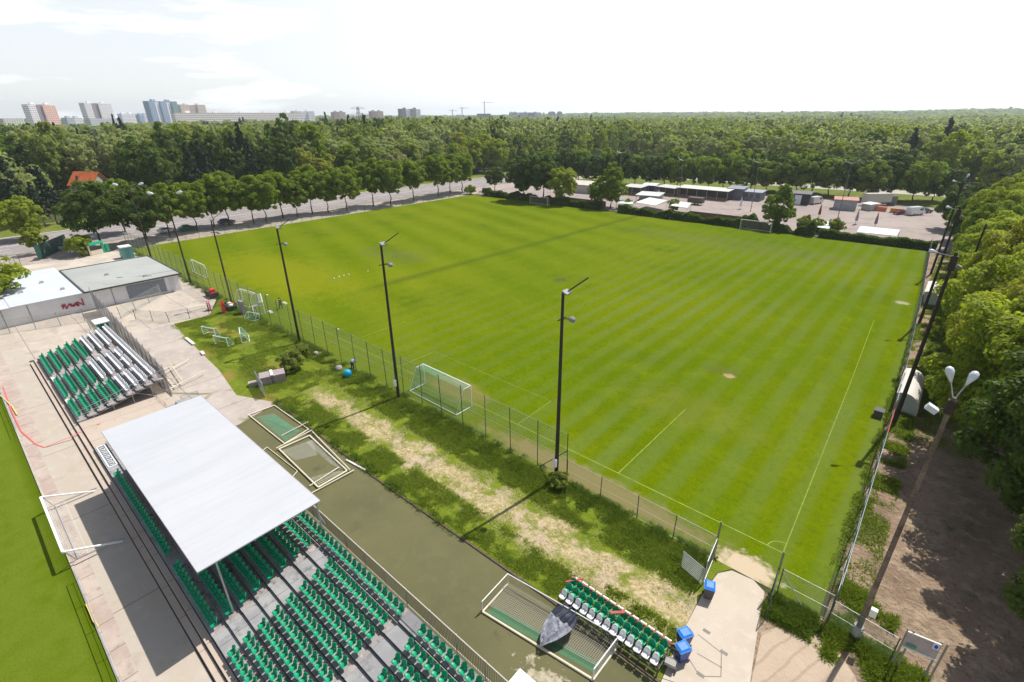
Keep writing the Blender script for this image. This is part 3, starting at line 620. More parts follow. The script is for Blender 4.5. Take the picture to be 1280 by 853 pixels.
def quads(name, qs, mat, root, sub=1):
    """flat or sagging panels with UVs in metres; qs: four corners each"""
    v = []; f = []; uv = []
    for q in qs:
        q = [Vector(p) for p in q]; k = len(v); a = (q[1]-q[0]).length; b = (q[3]-q[0]).length
        for j in range(sub + 1):
            for i in range(sub + 1):
                x, y = i/sub, j/sub; v.append(q[0]*(1-x)*(1-y) + q[1]*x*(1-y) + q[2]*x*y + q[3]*(1-x)*y)
        for j in range(sub):
            for i in range(sub):
                f.append((k+j*(sub+1)+i, k+j*(sub+1)+i+1, k+(j+1)*(sub+1)+i+1, k+(j+1)*(sub+1)+i))
                uv += [(i/sub*a, j/sub*b), ((i+1)/sub*a, j/sub*b), ((i+1)/sub*a, (j+1)/sub*b), (i/sub*a, (j+1)/sub*b)]
    me = bpy.data.meshes.new(name); off = woff(root)
    me.from_pydata([tuple(p - off) for p in v], [], f); l = me.uv_layers.new(name='UVMap')
    for i, c in enumerate(uv): l.data[i].uv = c
    me.materials.append(mat); o = bpy.data.objects.new(name, me); COL.objects.link(o)
    if root: o.parent = root
    return o
m_post = plain('rusty_green_post', (0.055, 0.065, 0.055), 0.7, 0, 0.3, 2.0)
m_postg = plain('grey_concrete_post', (0.30, 0.29, 0.27), 0.9)
def fence(name, pts, h, step, label, mat=None, post=None, pr=0.035, wire=True, cat='fence', over=0.05, lean=0.0, maxp=95):
    root = thing(name, (pts[0][0], pts[0][1], 0), label, cat); post = post or m_post; qs = []; w = MB(); n_ = 0
    random.seed(len(label) * 7)
    for a, b in zip(pts[:-1], pts[1:]):
        d = math.hypot(b[0]-a[0], b[1]-a[1]); n = max(1, round(d / step)); prev = None
        for i in range(n + 1):
            x = a[0] + (b[0]-a[0])*i/n; y = a[1] + (b[1]-a[1])*i/n
            if i < n or b is pts[-1]:
                if n_ < maxp:
                    dx, dy = random.uniform(-lean, lean), random.uniform(-lean, lean)
                    MB().tube((x, y, -0.1), (x + dx, y + dy, h + over + random.uniform(-.04, .04)), pr, 6).build('post', post, root); n_ += 1
            if prev: qs.append(((prev[0], prev[1], 0.03), (x, y, 0.03), (x, y, h), (prev[0], prev[1], h)))
            prev = (x, y)
        for z in (h, h * .5, 0.05): w.tube((a[0], a[1], z), (b[0], b[1], z), 0.008, 4, cap=False)
    quads('wire_mesh', qs, mat or m_chain, root)
    if wire: w.build('tension_wire', m_galv, root)
    return root
F1 = fence('ball_stop_fence', [(-138.6, 26.5), (-99, 26.4), (-60, 26.8), (-17.9, 26.95)], 4.5, 3.05, 'high wire fence with a row of slim posts on the near side of the pitch', lean=0.08)
MB().tube((-17.9, 26.95, 3.0), (-20.6, 26.9, 0.1), 0.035, 6).build('brace', m_post, F1)
F2 = fence('wire_fence', [(-17.9, 27.0), (-11.6, 26.95), (-6.0, 26.9)], 2.05, 3.1, 'low wire fence between the end of the high fence and the open gate', lean=0.05)
F3 = fence('wire_fence', [(-2.0, 26.75), (0.75, 26.7)], 2.2, 2.75, 'short wire fence panel between the gate and the pitch corner', lean=0.02)
MB().tube((-2.0, 26.75, 2.0), (-0.5, 26.7, 0.1), 0.035, 6).build('brace', m_galv, F3)
F4 = fence('wire_fence', [(0.8, 27), (0.55, 60), (-0.3, 90), (-2.0, 137)], 2.8, 3.0, 'long green wire fence between the striped pitch and the dirt track', m_chain2, plain('green_grey_post', (0.12, 0.17, 0.15), 0.6), 0.04)
tp = MB(); tp.tube((0.8, 27, 3.03), (0.6, 60, 3.03), 0.018, 5); tp.build('top_rail', plain('rail_blue_grey', (0.30, 0.38, 0.42), 0.5), F4)
rr_ = MB(); rr_.tube((0.68, 46, 3.03), (0.65, 52.5, 3.03), 0.035, 5); rr_.build('red_rail', plain('red_rail', (0.42, 0.05, 0.04), 0.6), F4)
F5 = fence('wire_fence', [(-138.6, 26.5), (-138.7, 80), (-138.6, 135.5)], 1.6, 2.9, 'low dark wire fence between the pitch and the tree-lined road', m_chain)
F6 = fence('wire_fence', [(0.75, 26.65), (3.8, 26.3)], 1.9, 3.1, 'sagging wire fence between the pitch corner and the signboard', m_chain2, m_post, 0.03)
# gate: posts, a leaf swung inwards and a small barrier leaf
gt = thing('gate', (-5.8, 26.9, 0), 'open gate with heavy leaning posts and leaves swung back onto the grass', 'gate')
for x in (-5.95, -2.25):
    MB().tube((x, 26.9, 0), (x, 26.9, 3.3), 0.06, 8).build('post', plain('gate_post_olive', (0.16, 0.17, 0.10), 0.7), gt)
    MB().tube((x, 26.9, 1.9), (x + (.0), 26.0, 0.05), 0.035, 6).build('brace', m_post, gt)
def leaf(name, a, b, h, root, mat, bars=0):
    f = MB(); A0, A1, B0, B1 = (a[0], a[1], .12), (a[0], a[1], h), (b[0], b[1], .12), (b[0], b[1], h)
    for p, q in ((A0, A1), (A1, B1), (B1, B0), (B0, A0)): f.tube(p, q, 0.028, 6)
    for i in range(1, bars): 
        z = .12 + (h-.12)*i/bars; f.tube((a[0], a[1], z), (b[0], b[1], z), 0.012, 4)
    o = f.build(name, mat, root); quads('wire_mesh', [(A0, B0, B1, A1)], m_chain, o); return o
leaf('gate_leaf', (-5.95, 26.85), (-5.7, 24.55), 2.0, gt, m_galv)
leaf('gate_leaf', (-2.25, 26.85), (-2.0, 24.6), 2.0, gt, m_post)
bl = thing('barrier', (-6.6, 24.6, 0), 'small ribbed metal barrier standing in the grass by the gate', 'barrier')
leaf('panel', (-7.3, 24.9), (-5.75, 24.45), 1.4, bl, m_galv, 8)
# tall grey screen behind the open stand, and the forecourt rails
S1 = fence('screen_fence', [(-95.5, 11.9), (-57.6, 10.6)], 3.3, 2.6, 'tall grey mesh screen standing behind the open stand', m_screen, m_postg, 0.04, over=.5)
quads('wire_mesh', [((-95.5, 12.0, .03), (-57.6, 10.7, .03), (-57.6, 10.7, 3.2), (-95.5, 12.0, 3.2))], m_screen, S1)
fence('wire_fence', [(-95.8, 20.8), (-88.6, 13.4)], 2.0, 3.0, 'see-through wire fence crossing the pale forecourt near the grey building', m_chain, m_postg, 0.05, lean=.25)
fence('wire_fence', [(-86.5, 14.7), (-81.6, 17.6), (-80.2, 22.5)], 1.6, 2.6, 'low overgrown wire fence on the edge of forecourt and grass', m_chain, m_post, 0.04, lean=.15)
fence('wire_fence', [(-95, -0.8), (-91.2, 9.6)], 2.0, 2.6, 'wire fence just in front of the wall with red graffiti', m_chain, m_postg, 0.045, lean=.1)
fence('wire_fence', [(-80.3, 11.2), (-87.2, 9.5)], 2.2, 3.0, 'bent wire fence beside the green booth', m_chain, m_postg, 0.05, lean=.25)
fence('low_railing', [(-56.9, 9.2), (-52.4, 9.4), (-45.4, 9.9)], 1.0, 2.3, 'thin rusty railing between the two stands', m_chain, plain('rust', (0.20, 0.12, 0.07), 0.9), 0.02, cat='railing')
# thin railing along the match pitch whose shadow falls on the grass
for (a_, b_, lb_) in (((-82, -1.28), (-60, -1.28), 'thin grey rail along the kerb of the match pitch, the farther length'), ((-36, -1.28), (-26, -1.28), 'thin grey rail along the kerb of the match pitch, the nearer length')):
    r_0 = thing('pitch_rail', (*a_, 0), lb_, 'railing'); n_0 = int((b_[0] - a_[0]) / 2.5); q_0 = MB(); q_0.tube((*a_, 1.05), (*b_, 1.05), .02, 6); q_0.tube((*a_, .5), (*b_, .5), .012, 5); q_0.build('rails', m_galv, r_0)
    for i in range(n_0 + 1): MB().tube((a_[0] + i * 2.5, a_[1], 0), (a_[0] + i * 2.5, a_[1], 1.05), .02, 6).build('post', m_galv, r_0)
# slabs and screen on the grass
sl = thing('concrete_block', (-53.5, 19.6, 0), 'grey concrete box with a white cap lying in the rough grass', 'concrete block', rz=0)
b0, b1 = at(352, 492), at(372, 468)
mb = MB(); mb.box(-2.0, 0.6, -.75, .75, 0, 1.0); mb.xf(Matrix.Translation((-52.4, 19.9, 0)) @ Matrix.Rotation(R_(70), 4, 'Z')); mb.build('body', plain('old_block', (0.30, 0.25, 0.25), 0.95, 0, 0.3), sl)
mb = MB(); mb.box(.61, .9, -.75, .75, 0, 1.12); mb.xf(Matrix.Translation((-52.4, 19.9, 0)) @ Matrix.Rotation(R_(-110), 4, 'Z')); mb.build('end_cap', plain('pale_block', (0.62, 0.60, 0.55), 0.9), sl)
mb = MB(); mb.box(-3.2, -2.05, -.3, .3, 0, .45); mb.xf(Matrix.Translation((-52.4, 19.9, 0)) @ Matrix.Rotation(R_(70), 4, 'Z')); mb.build('low_wall', plain('old_block2', (0.36, 0.33, 0.29), 0.95), sl)
sg = thing('mesh_screen', (-50.0, 17.4, 0), 'grey framed mesh panel standing at the grass edge by the lying goal', 'screen panel')
leaf('panel', (-53.2, 17.7), (-49.7, 17.0), 1.7, sg, m_galv, 6); quads('wire_mesh', [((-53.2, 17.72, .1), (-49.7, 17.02, .1), (-49.7, 17.02, 1.7), (-53.2, 17.72, 1.7))], m_screen, sg)
# floodlight masts: dark timber, 16 m
m_mast = plain('dark_timber_mast', (0.035, 0.026, 0.020), 0.85, 0, 0.3, 2.0)
m_mast2 = plain('weathered_timber_mast', (0.15, 0.115, 0.09), 0.9, 0, 0.75, 1.1)
m_lampd = plain('dark_lamp_shell', (0.20, 0.20, 0.20), 0.4)
m_lamp = plain('lamp_shell', (0.55, 0.58, 0.64), 0.35, 0.1, 0.08, 2.0, 0.5)
m_glass = plain('lamp_glass', (0.50, 0.52, 0.55), 0.15)
def mast(x, y, h, r, label, boxed=False, mat=None, name='floodlight_mast', group=None):
    root = thing(name, (x, y, 0), label, 'floodlight', group)
    mb = MB(); mb.tube((x, y, -.1), (x, y, h), r, 10, r * .62); mb.build('pole', mat or m_mast, root)
    return root
def flood(root, x, y, h, dx, dy):
    a = MB(); a.bar((x + .05, y, h - .1), (x + dx, y + dy, h + 1.0), .10, .07); a.bar((x, y - .5, h - 1.9), (x, y + .5, h - 1.9), .06, .06); a.tube((x, y, h - 1.9), (x + .5, y + .35, h - 1.9), .04, 6)
    a.build('bracket', m_mast, root)
    l = MB(); l.lathe((0, 0, 0), [(.06, .0), (.20, .08), (.27, .26), (.25, .30)], 12); l.xf(Matrix.Translation((x + .62, y + .42, h - 1.75)) @ Matrix.Rotation(R_(200), 4, 'Y')); l.build('floodlight', m_lampd, root)
    g = MB(); g.box(-.22, .22, -.3, .3, -.06, .06); g.xf(Matrix.Translation((x + .22, y + .1, h + .06)) @ Matrix.Rotation(R_(25), 4, 'Y')); g.build('top_lamp', m_lampd, root)
POL = [(-18.62, 26.5, 16.0, 'dark floodlight mast nearest the camera-side gate, a white box near its foot', True),
       (-39.0, 26.2, 16.3, 'dark floodlight mast beside the teal-netted goal, a white box near its foot', True),
       (-60.4, 26.4, 15.0, 'dark floodlight mast rising out of a bush on the near fence', False),
       (-83.2, 26.9, 13.2, 'dark floodlight mast beside the red training dummies', False),
       (-99.0, 26.2, 15.2, 'dark floodlight mast at the corner of the grey building', False),
       (-120.2, 26.2, 15.0, 'farthest dark floodlight mast of the near fence, by the green kiosk', False)]
for i, (x, y, h, lb, bx_) in enumerate(POL):
    r = mast(x, y, h, 0.17 if i < 3 else .15, lb, group='floodlight masts along the near fence')
    if i < 4: flood(r, x, y, h, 1.15, 1.25)
    else:
        a = MB(); a.tube((x, y, h - .1), (x - 1.3, y - 1.4, h + .5), .04, 6); a.build('arm', m_mast, r); a = MB(); a.tube((x, y, h - .1), (x + 1.0, y + 1.4, h + .5), .04, 6); a.build('arm', m_mast, r)
        for q, (dx, dy) in enumerate(((-1.5, -1.65), (1.2, 1.65))):
            l = MB(); l.lathe((0, 0, 0), [(.05, 0), (.2, .3), (.24, .75), (.1, 1.0)], 10); l.xf(Matrix.Translation((x + dx*.8, y + dy*.8, h + .45)) @ Matrix.Rotation(math.atan2(dy, dx), 4, 'Z') @ Matrix.Rotation(R_(75), 4, 'Y')); l.build('lamp', m_lamp, r)
    if bx_: MB().box(x - .16, x + .16, y - .36, y - .17, 1.5, 2.2).build('switch_box', m_wpaint, r)
# masts on the track side, with long-necked lamp bulbs
def bulb(root, x, y, z, ang, tilt, L_=1.5):
    """lamp on an arm leaving the mast head towards ang (deg), leaning tilt from the vertical"""
    M = Matrix.Translation((x, y, z)) @ Matrix.Rotation(R_(ang), 4, 'Z') @ Matrix.Rotation(R_(tilt), 4, 'Y')
    a = MB(); a.tube((0, 0, 0), (0, 0, L_), .025, 6); a.xf(M); a.build('arm', m_galv, root)
    l = MB(); l.lathe((0, 0, L_ - .05), [(.04, 0), (.07, .14), (.14, .36), (.17, .52), (.14, .66), (.05, .73)], 14); l.xf(M); l.build('lamp', m_lamp, root, True)
r = mast(2.14, 26.7, 15.7, 0.145, 'weathered pole with two white bulb lamps at the corner of the pitch', mat=m_mast2, group='lamp masts along the dirt track')
bulb(r, 2.14, 26.7, 15.55, 160, 22, .85); bulb(r, 2.14, 26.7, 15.55, 60, 33, .85)
l = MB(); l.box(-.22, .22, -.15, .15, -.13, .13); l.xf(Matrix.Translation((1.55, 26.4, 15.05)) @ Matrix.Rotation(R_(25), 4, 'Y')); l.build('floodlight', m_lamp, r)
a = MB(); a.bar((2.14, 26.7, 15.1), (1.6, 26.4, 15.05), .06, .05); a.box(1.97, 2.31, 26.56, 26.84, 14.9, 15.55); a.build('bracket', m_mast, r)
MB().box(2.3, 2.6, 26.35, 26.6, 2.3, 2.8).build('switch_box', m_wpaint, r)
cl = MB(); cl.tube((2.14, 26.7, 0), (2.14, 26.7, 1.0), .26, 8); cl.build('footing', m_postg, r)
for i, (x, y, h, lb) in enumerate([(0.99, 53.9, 16.6, 'dark mast behind the nearer white dugout, one long pale arm towards the pitch'),
                                   (0.39, 86.5, 16.0, 'dark mast between the two dugouts with a pale arm towards the pitch'),
                                   (-0.3, 116.8, 16.4, 'farthest dark mast of the track side, close to the hedge corner')]):
    r = mast(x, y, h, 0.19, lb, group='lamp masts along the dirt track')
    a = MB(); a.box(x - .24, x + .24, y - .24, y + .24, h - 1.5, h - .3); a.build('lamp_housing', m_mast, r)
    bulb(r, x, y, h - .4, 215, 76, 1.5 if i == 0 else 1.1)
    if i == 2: bulb(r, x, y, h, 45, 30, .6)
    for q, (dx, dy) in enumerate(((.45, .3),)):
        l = MB(); l.box(-.18, .18, -.14, .14, -.12, .12); l.xf(Matrix.Translation((x + dx, y + dy, h - 1.2)) @ Matrix.Rotation(R_(30), 4, 'Y')); l.build('floodlight', m_lampd, r)
r = mast(3.3, 84.5, 14.5, 0.16, 'slim dark pole standing just behind the dirt track, without lamps', name='utility_pole'); r['category'] = 'pole'
# ---- goals
def goal_frame(root, c, w, h, d, face, mat, net, r=.06, top_d=.9, rz=0.0, M=None, nm='front_frame'):
    """standing goal in local axes: mouth at y=0 facing +y, depth to -y"""
    M = M or (Matrix.Translation((c[0], c[1], 0)) @ Matrix.Rotation(rz, 4, 'Z'))
    f = MB(); f.tube((-w/2, 0, 0), (-w/2, 0, h), r, 8); f.tube((w/2, 0, 0), (w/2, 0, h), r, 8); f.tube((-w/2 - r, 0, h), (w/2 + r, 0, h), r, 8)
    f.xf(M).build(nm, mat, root)
    b = MB()
    for s in (-1, 1):
        x = s * w/2; b.tube((x, 0, .04), (x, -d, .04), r * .7, 6)
        if top_d: b.tube((x, 0, h), (x, -top_d, h), r * .45, 6); b.tube((x, -top_d, h), (x, -d, .04), r * .4, 6)
    b.tube((-w/2, -d, .04), (w/2, -d, .04), r * .7, 6)
    b.xf(M).build('base_frame', mat, root)
    T = top_d or .05; P = lambda x, y, z: M @ Vector((x, y, z))
    qs = [(P(-w/2, -T, h), P(w/2, -T, h), P(w/2, -d, .04), P(-w/2, -d, .04)), (P(-w/2, 0, h), P(w/2, 0, h), P(w/2, -T, h), P(-w/2, -T, h))]
    for s in (-1, 1): qs.append((P(s*w/2, 0, .02), P(s*w/2, 0, h), P(s*w/2, -T, h), P(s*w/2, -d, .02)))
    quads('net', qs, net, root)
m_gw = plain('goal_white', (0.78, 0.78, 0.76), 0.4, 0, 0.06)
g = thing('football_goal', (-35.5, 29.9, 0), 'full-size white goal with a teal net in front of the high fence', 'goal'); goal_frame(g, (-35.5, 29.9), 7.32, 2.44, 2.1, 0, m_gw, m_nett, top_d=1.0)
g = thing('football_goal', (-104.6, 29.8, 0), 'white goal standing by the fence next to the grey building', 'goal'); goal_frame(g, (-104.6, 29.8), 6.6, 2.3, .3, 0, m_gw, m_netw, top_d=.2)
g = thing('football_goal', (-37.0, 137.0, 0), 'white goal without net against the hedge near the round tree', 'goal'); goal_frame(g, (-37.0, 135.6), 7.32, 2.44, 1.2, 0, m_gw, m_netd, rz=math.pi, top_d=.8)
g = thing('football_goal', (-105.2, 133.5, 0), 'white goal in the shade of the big trees at the far hedge', 'goal'); goal_frame(g, (-105.2, 133.6), 7.32, 2.44, 1.2, 0, m_gw, m_netd, rz=math.pi, top_d=.8)
g = thing('football_goal', at(778, 266) , 'pale wire cage goal at the far hedge under the two pointed trees', 'goal')
goal_frame(g, at(781, 266), 7.0, 2.3, 2.0, 0, m_gw, m_netw, rz=math.pi * .96, top_d=1.0)
# goal tipped onto the kerb of the match pitch
g = thing('football_goal', (-41.5, 0, 0), 'white goal tipped back over the kerb at the edge of the match pitch', 'goal')
XA, XB = -45.4, -37.6
MB().bar((XA, -1.38, 1.47), (XB, -1.38, 1.47), .14, .12).build('crossbar', m_gw, g)
for x, nm in ((XA, 'post'), (XB, 'post')):
    mb = MB(); mb.bar((x, -1.38, 1.47), (x - .12, 1.5, .06), .11, .10); mb.build(nm, m_gw, g)
    mb = MB(); mb.tube((x, -1.30, 1.40), (x - .6, -1.0, 0.1), .035, 6); mb.tube((x - .6, -1.0, .1), (x - .5, 1.7, .08), .03, 6); mb.build('net_support', m_galv, g)
mb = MB(); mb.tube((XA - .5, -.9, .1), (XB - .6, -.9, .1), .03, 6); mb.build('base_bar', m_galv, g)
quads('net', [((XA, -1.38, 1.4), (XB, -1.38, 1.4), (XB - .5, -.3, .15), (XA - .5, -.3, .15))], m_netw, g)
# three goals lying behind the stand
def lying(label, corners, z, r, mat, net=None, extra=()):
    c = corners[0]; g = thing('football_goal', (c[0], c[1], 0), label, 'goal'); mb = MB(); n = len(corners)
    for i in range(n): mb.tube((*corners[i], z), (*corners[(i+1) % n], z), r, 8)
    mb.build('frame', mat, g); m2 = MB()
    for a, b in extra: m2.tube(a, b, r * .7, 6)
    if extra: m2.build('back_bars', mat, g)
    if net:
        for i, (q, mt) in enumerate(net): quads('net', [q], mt, g, 4)
    return g
A, B, C_, D = at(311, 520), at(356, 556), at(386, 538), at(343, 508)
def bil(A, B, C, D, u, v, z): return ((A[0]*(1-u)+B[0]*u)*(1-v) + (D[0]*(1-u)+C[0]*u)*v, (A[1]*(1-u)+B[1]*u)*(1-v) + (D[1]*(1-u)+C[1]*u)*v, z)
lying('white goal frame lying flat with torn green and orange netting', [A, B, C_, D], .10, .06, m_cream,
      [(tuple(bil(A, B, C_, D, u, v, .06) for u, v in ((.12, .15), (.98, .1), (.92, .75), (.2, .7))), m_netg),
       (tuple(bil(A, B, C_, D, u, v, .09) for u, v in ((.3, .35), (.85, .55), (.95, .75), (.3, .6))), m_netg)],
      [((*at(352, 546), .1), (*at(386, 530), .25))])
A, B, C_, D = at(349, 563), at(398, 611), at(434, 590), at(387, 546)
g = lying('larger white goal frame lying flat with bunched white netting', [A, B, C_, D], .12, .075, m_cream,
      [(tuple(bil(A, B, C_, D, u, v, .07) for u, v in ((.05, .02), (.10, .98), (.45, .72), (.35, .12))), m_netw),
       (tuple(bil(A, B, C_, D, u, v, .09) for u, v in ((.10, .75), (.12, .98), (.97, .96), (.75, .80))), m_netw),
       (tuple(bil(A, B, C_, D, u, v, .08) for u, v in ((.78, .05), (.96, .03), (.97, .96), (.86, .6))), m_netw)],
      [((*at(391, 542), .2), (*at(438, 590), .2)), ((*at(346, 564), .3), (*at(391, 541), .3)), ((*at(390, 618), .12), (*at(443, 590), .2)), ((*at(387, 609), .1), (*at(424, 586), .15))])
A, B, C_, D = at(318, 573), at(334, 560), at(372, 590), at(362, 602)
lying('slender goal frame lying half under the canopy edge', [A, B, C_, D], .08, .035, m_cream)
b = MB(); p, q = at(433, 576), at(457, 589); b.bar((*p, .08), (*q, .08), .14, .12)
tag(b.build('loose_bar', m_wpaint), 'loose white bar lying on the olive strip beyond the lying goals', 'bar')
# goal face-down by the seat rack, with its net box and a tarpaulin
P1, P2 = at(603, 766), at(741, 851); g = thing('football_goal', (*P1, 0), 'large goal tipped on its face with a boxy net on the olive strip', 'goal')
P3 = (P2[0] + .05, P2[1] + 2.35); P4 = (P1[0] - .15, P1[1] + 2.45)
mb = MB(); mb.tube((*P1, .08), (*P2, .08), .075, 8); mb.tube((*P1, .08), (*P4, .08), .065, 8); mb.tube((*P2, .08), (*P3, .08), .065, 8); mb.build('front_frame', m_cream, g)
H1 = .95; mb = MB()
for a in (P1, P2, P3, P4): mb.tube((*a, .08), (*a, H1), .03, 6)
for a, b in ((P1, P4), (P2, P3), (P4, P3)): mb.tube((*a, H1), (*b, H1), .03, 6)
mb.build('back_frame', m_wpaint, g)
quads('net', [((*P4, H1), (*P3, H1), (*P3, .1), (*P4, .1)), ((*P1, H1), (*P4, H1), (*P4, .1), (*P1, .1)), ((*P4, .25), (*P3, .25), (P2[0], P2[1] + .7, .2), (P1[0], P1[1] + .5, .2))], m_netd, g)
quads('net', [((*P2, H1), (*P3, H1), (*P3, .1), (*P2, .1))], mesh_mat('dense_white_net', (.7, .7, .7), .05, .012, diamond=False), g)
quads('green_net', [((P1[0] + .2, P1[1] + .15, .03), (P2[0] - .2, P2[1] + .35, .03), (P2[0] - .2, P2[1] + 1.0, .03), (P1[0] + .3, P1[1] + .8, .03))], mesh_mat('green_ground_net', (.05, .22, .10), .05, .014), g)
def tarp_fn(u, v):
    # a slack sheet hung over the rear bar: upper half hangs outside, lower half lies over the net
    x = -10.65 + (u - .5) * (1.5 * math.sin(math.pi * min(1, max(.12, v * .9 + .08)))) + .1 * math.sin(v * 5)
    y = P4[1] + 1.0 - v * 3.1; z = 1.05 - .75 * abs(v - .34) ** 1.2 * 1.3 + .09 * math.sin(u * 17 + v * 4) + .05 * math.sin(u * 9 - v * 13) + .03 * math.sin(u * 31 + v * 9)
    return (x, y, max(.16, z))
tp = thing('tarpaulin', (-10.6, 17, 0), 'dark blue and grey tarpaulin thrown over the netted goal', 'tarpaulin')
up = MB().grid(lambda u, v: tarp_fn(u, v * .45), 30, 16); lo = MB().grid(lambda u, v: tarp_fn(u, .45 + v * .55), 30, 18)
m_tarp = plain('navy_tarpaulin', (0.018, 0.022, 0.040), 0.6, 0, 0.3, 2.0); m_tarp2 = ground_mat('grey_tarpaulin', [(0.20, 0.21, 0.25), ((0.36, 0.37, 0.40), 2.5, 0.45, 0.6), ((0.10, 0.10, 0.14), 3.0, 0.55, 0.65)], [5.0], 0.7)
up.build('dark_side', m_tarp, tp, True); lo.build('grey_side', m_tarp2, tp, True)
# rack of taken-down seats
rk_ = thing('seat_rack', (-8.5, 17.6, 0), 'long metal rack of spare seats, white in front, green behind, red bars between', 'seat rack')
ra = MB(); xa, xb = -11.7, -5.3
for y in (17.35, 18.15, 18.95):
    for i in range(7): ra.tube((xa + i*(xb-xa)/6, y, 0), (xa + i*(xb-xa)/6, y, .9), .03, 5)
    for z in (.25, .62, .9): ra.bar((xa, y, z), (xb, y, z), .05, .05)
for i in range(7): ra.bar((xa + i*(xb-xa)/6, 17.3, .62), (xa + i*(xb-xa)/6, 19.0, .62), .05, .05); ra.tube((xa + i*(xb-xa)/6, 17.35, .1), (xa + (i+.9)*(xb-xa)/6, 17.35, .62), .015, 4)
ra.build('frame', m_dark, rk_)
for k, (me, y, z, rz) in enumerate([(SEAT_N, 17.55, .62, 0), (SEAT_G, 18.08, .66, 0), (SEAT_G, 18.52, .70, 0), (SEAT_N, 18.85, .55, math.pi)]):
    for i in range(13): seat_part(rk_, me, xa + .25 + i * .49, y, z, rz)
rb = MB(); rb.bar((xa, 18.72, 1.28), (xb, 18.72, 1.28), .10, .08); rb.bar((xa, 18.80, 1.05), (xb, 18.80, 1.05), .08, .06); rb.bar((xa - .1, 18.2, 1.2), (xa + .6, 19.1, 1.25), .1, .08); rb.bar((-8.6, 18.0, 1.45), (-8.0, 18.6, 1.42), .16, .1)
for i in range(8): rb.bar((xa + i*.9, 18.6, 1.3), (xa + i*.9 + .3, 18.9, 1.1), .05, .05)
rb.build('red_bars', plain('red_primer', (0.33, 0.09, 0.07), 0.8, 0, .3), rk_)
# wheelie bins
m_bin = plain('blue_bin_plastic', (0.02, 0.16, 0.55), 0.4, 0, .12)
def bin_(x, y, rz, label, dark=False):
    b = thing('wheelie_bin', (x, y, 0), label, 'bin', 'blue bins by the path', rz)
    v = [(-.24,-.26,.08),(.24,-.26,.08),(.24,.2,.08),(-.24,.2,.08),(-.3,-.36,.95),(.3,-.36,.95),(.3,.34,.95),(-.3,.34,.95)]
    MB().add(v, [(0,3,2,1),(4,5,6,7),(0,1,5,4),(1,2,6,5),(2,3,7,6),(3,0,4,7)]).build('body', m_dark if dark else plain('dark_blue_bin', (0.012, 0.05, 0.25), 0.4), b, local=True)
    l = MB(); l.box(-.32, .32, -.39, .36, .955, .99); l.add([(-.3,-.38,.99),(.3,-.38,.99),(.3,.34,.99),(-.3,.34,.99),(-.2,-.25,1.07),(.2,-.25,1.07),(.2,.2,1.08),(-.2,.2,1.08)], [(4,5,6,7),(0,1,5,4),(1,2,6,5),(2,3,7,6),(3,0,4,7)]); l.build('lid', m_bin, b, local=True)
    for s in (-1, 1): MB().tube((s*.29, .25, .1), (s*.23, .25, .1), .1, 10).build('wheel', m_dark, b, local=True)
    MB().tube((-.2, .40, .93), (.2, .40, .93), .02, 6).build('handle', m_dark, b, local=True)
    return b
bin_(-5.15, 23.9, R_(20), 'blue bin with a dark body standing at the open gate leaf', True)
bin_(-5.0, 20.0, R_(-30), 'blue bin farther from the grey trolley, at the end of the seat rack')
bin_(-4.75, 19.15, R_(-30), 'blue bin standing between the other bin and the small grey trolley')
tr_ = thing('trolley', (-5.0, 18.3, 0), 'small grey metal trolley beside the seat rack', 'trolley', rz=R_(10))
MB().box(-.28, .28, -.22, .22, .35, .55).build('tray', m_postg, tr_, local=True); MB().tube((-.3, .35, .5), (-.3, .42, 1.0), .02, 5).tube((.3, .35, .5), (.3, .42, 1.0), .02, 5).tube((-.3, .42, 1.0), (.3, .42, 1.0), .02, 5).build('handle', m_dark, tr_, local=True)
for s in (-1, 1): MB().tube((s*.36, -.1, .17), (s*.30, -.1, .17), .17, 12).build('wheel', m_dark, tr_, local=True)
mb = MB()
for a, b in (((-4.6, 21.1), (-3.2, 20.9)), ((-3.2, 20.9), (-2.75, 19.6)), ((-2.75, 19.6), (-3.6, 18.9)), ((-3.6, 18.9), (-4.7, 19.6)), ((-4.2, 20.0), (-2.9, 20.1))): strip(mb, a, b, .05, 0.024)
for c in ((-4.3, 21.6), (-3.1, 21.0), (-3.6, 19.0)): mb.box(c[0]-.2, c[0]+.2, c[1]-.1, c[1]+.1, .018, .026)
tag(mb.build('drain_cover', plain('drain_lines', (0.20, 0.18, 0.15), .9)), 'thin drain outline with small grates let into the pale path', 'drain cover')
# dugouts
def dugout(y0, y1, x, label):
    d = thing('dugout', (x, y0, 0), label, 'dugout', 'white dugouts beside the pitch')
    n = 10; v = []; f = []
    for j, y in enumerate((y0, y1)):
        for i in range(n + 1):
            a = R_(0 + i * 118 / n); v.append((x + 1.25 * math.cos(a) * 1.1, y, .35 + 1.85 * math.sin(a) ** .8 if i else .0))
    for i in range(n): f.append((i, i+1, n+2+i, n+1+i))
    MB().add(v, f).build('shell', plain('dugout_shell', (0.56, 0.53, 0.48), .5, 0, .1), d, True)
    for y in (y0, y1):
        MB().add([(x - .3, y, 0.02)] + [(v[i][0], y, v[i][2]) for i in range(n + 1)], [tuple(range(n + 2))]).build('end_panel', plain('clouded_plastic', (0.42, 0.44, 0.40), .3), d)
    MB().box(x - .1, x + .75, y0 + .2, y1 - .2, .38, .45).build('bench', m_wpaint, d); MB().box(x + .2, x + .3, y0 + .3, y1 - .3, .02, .38).build('bench_leg', m_dark, d)
    return d
dugout(56.6, 63.4, 1.1, 'nearer white curved dugout between the pitch fence and the track')
dugout(96, 103, .4, 'farther white curved dugout near the hedge end of the fence')
bb = thing('equipment_box', (-.35, 54.6, 0), 'small black box on the pitch side of the fence by the dugout', 'box')
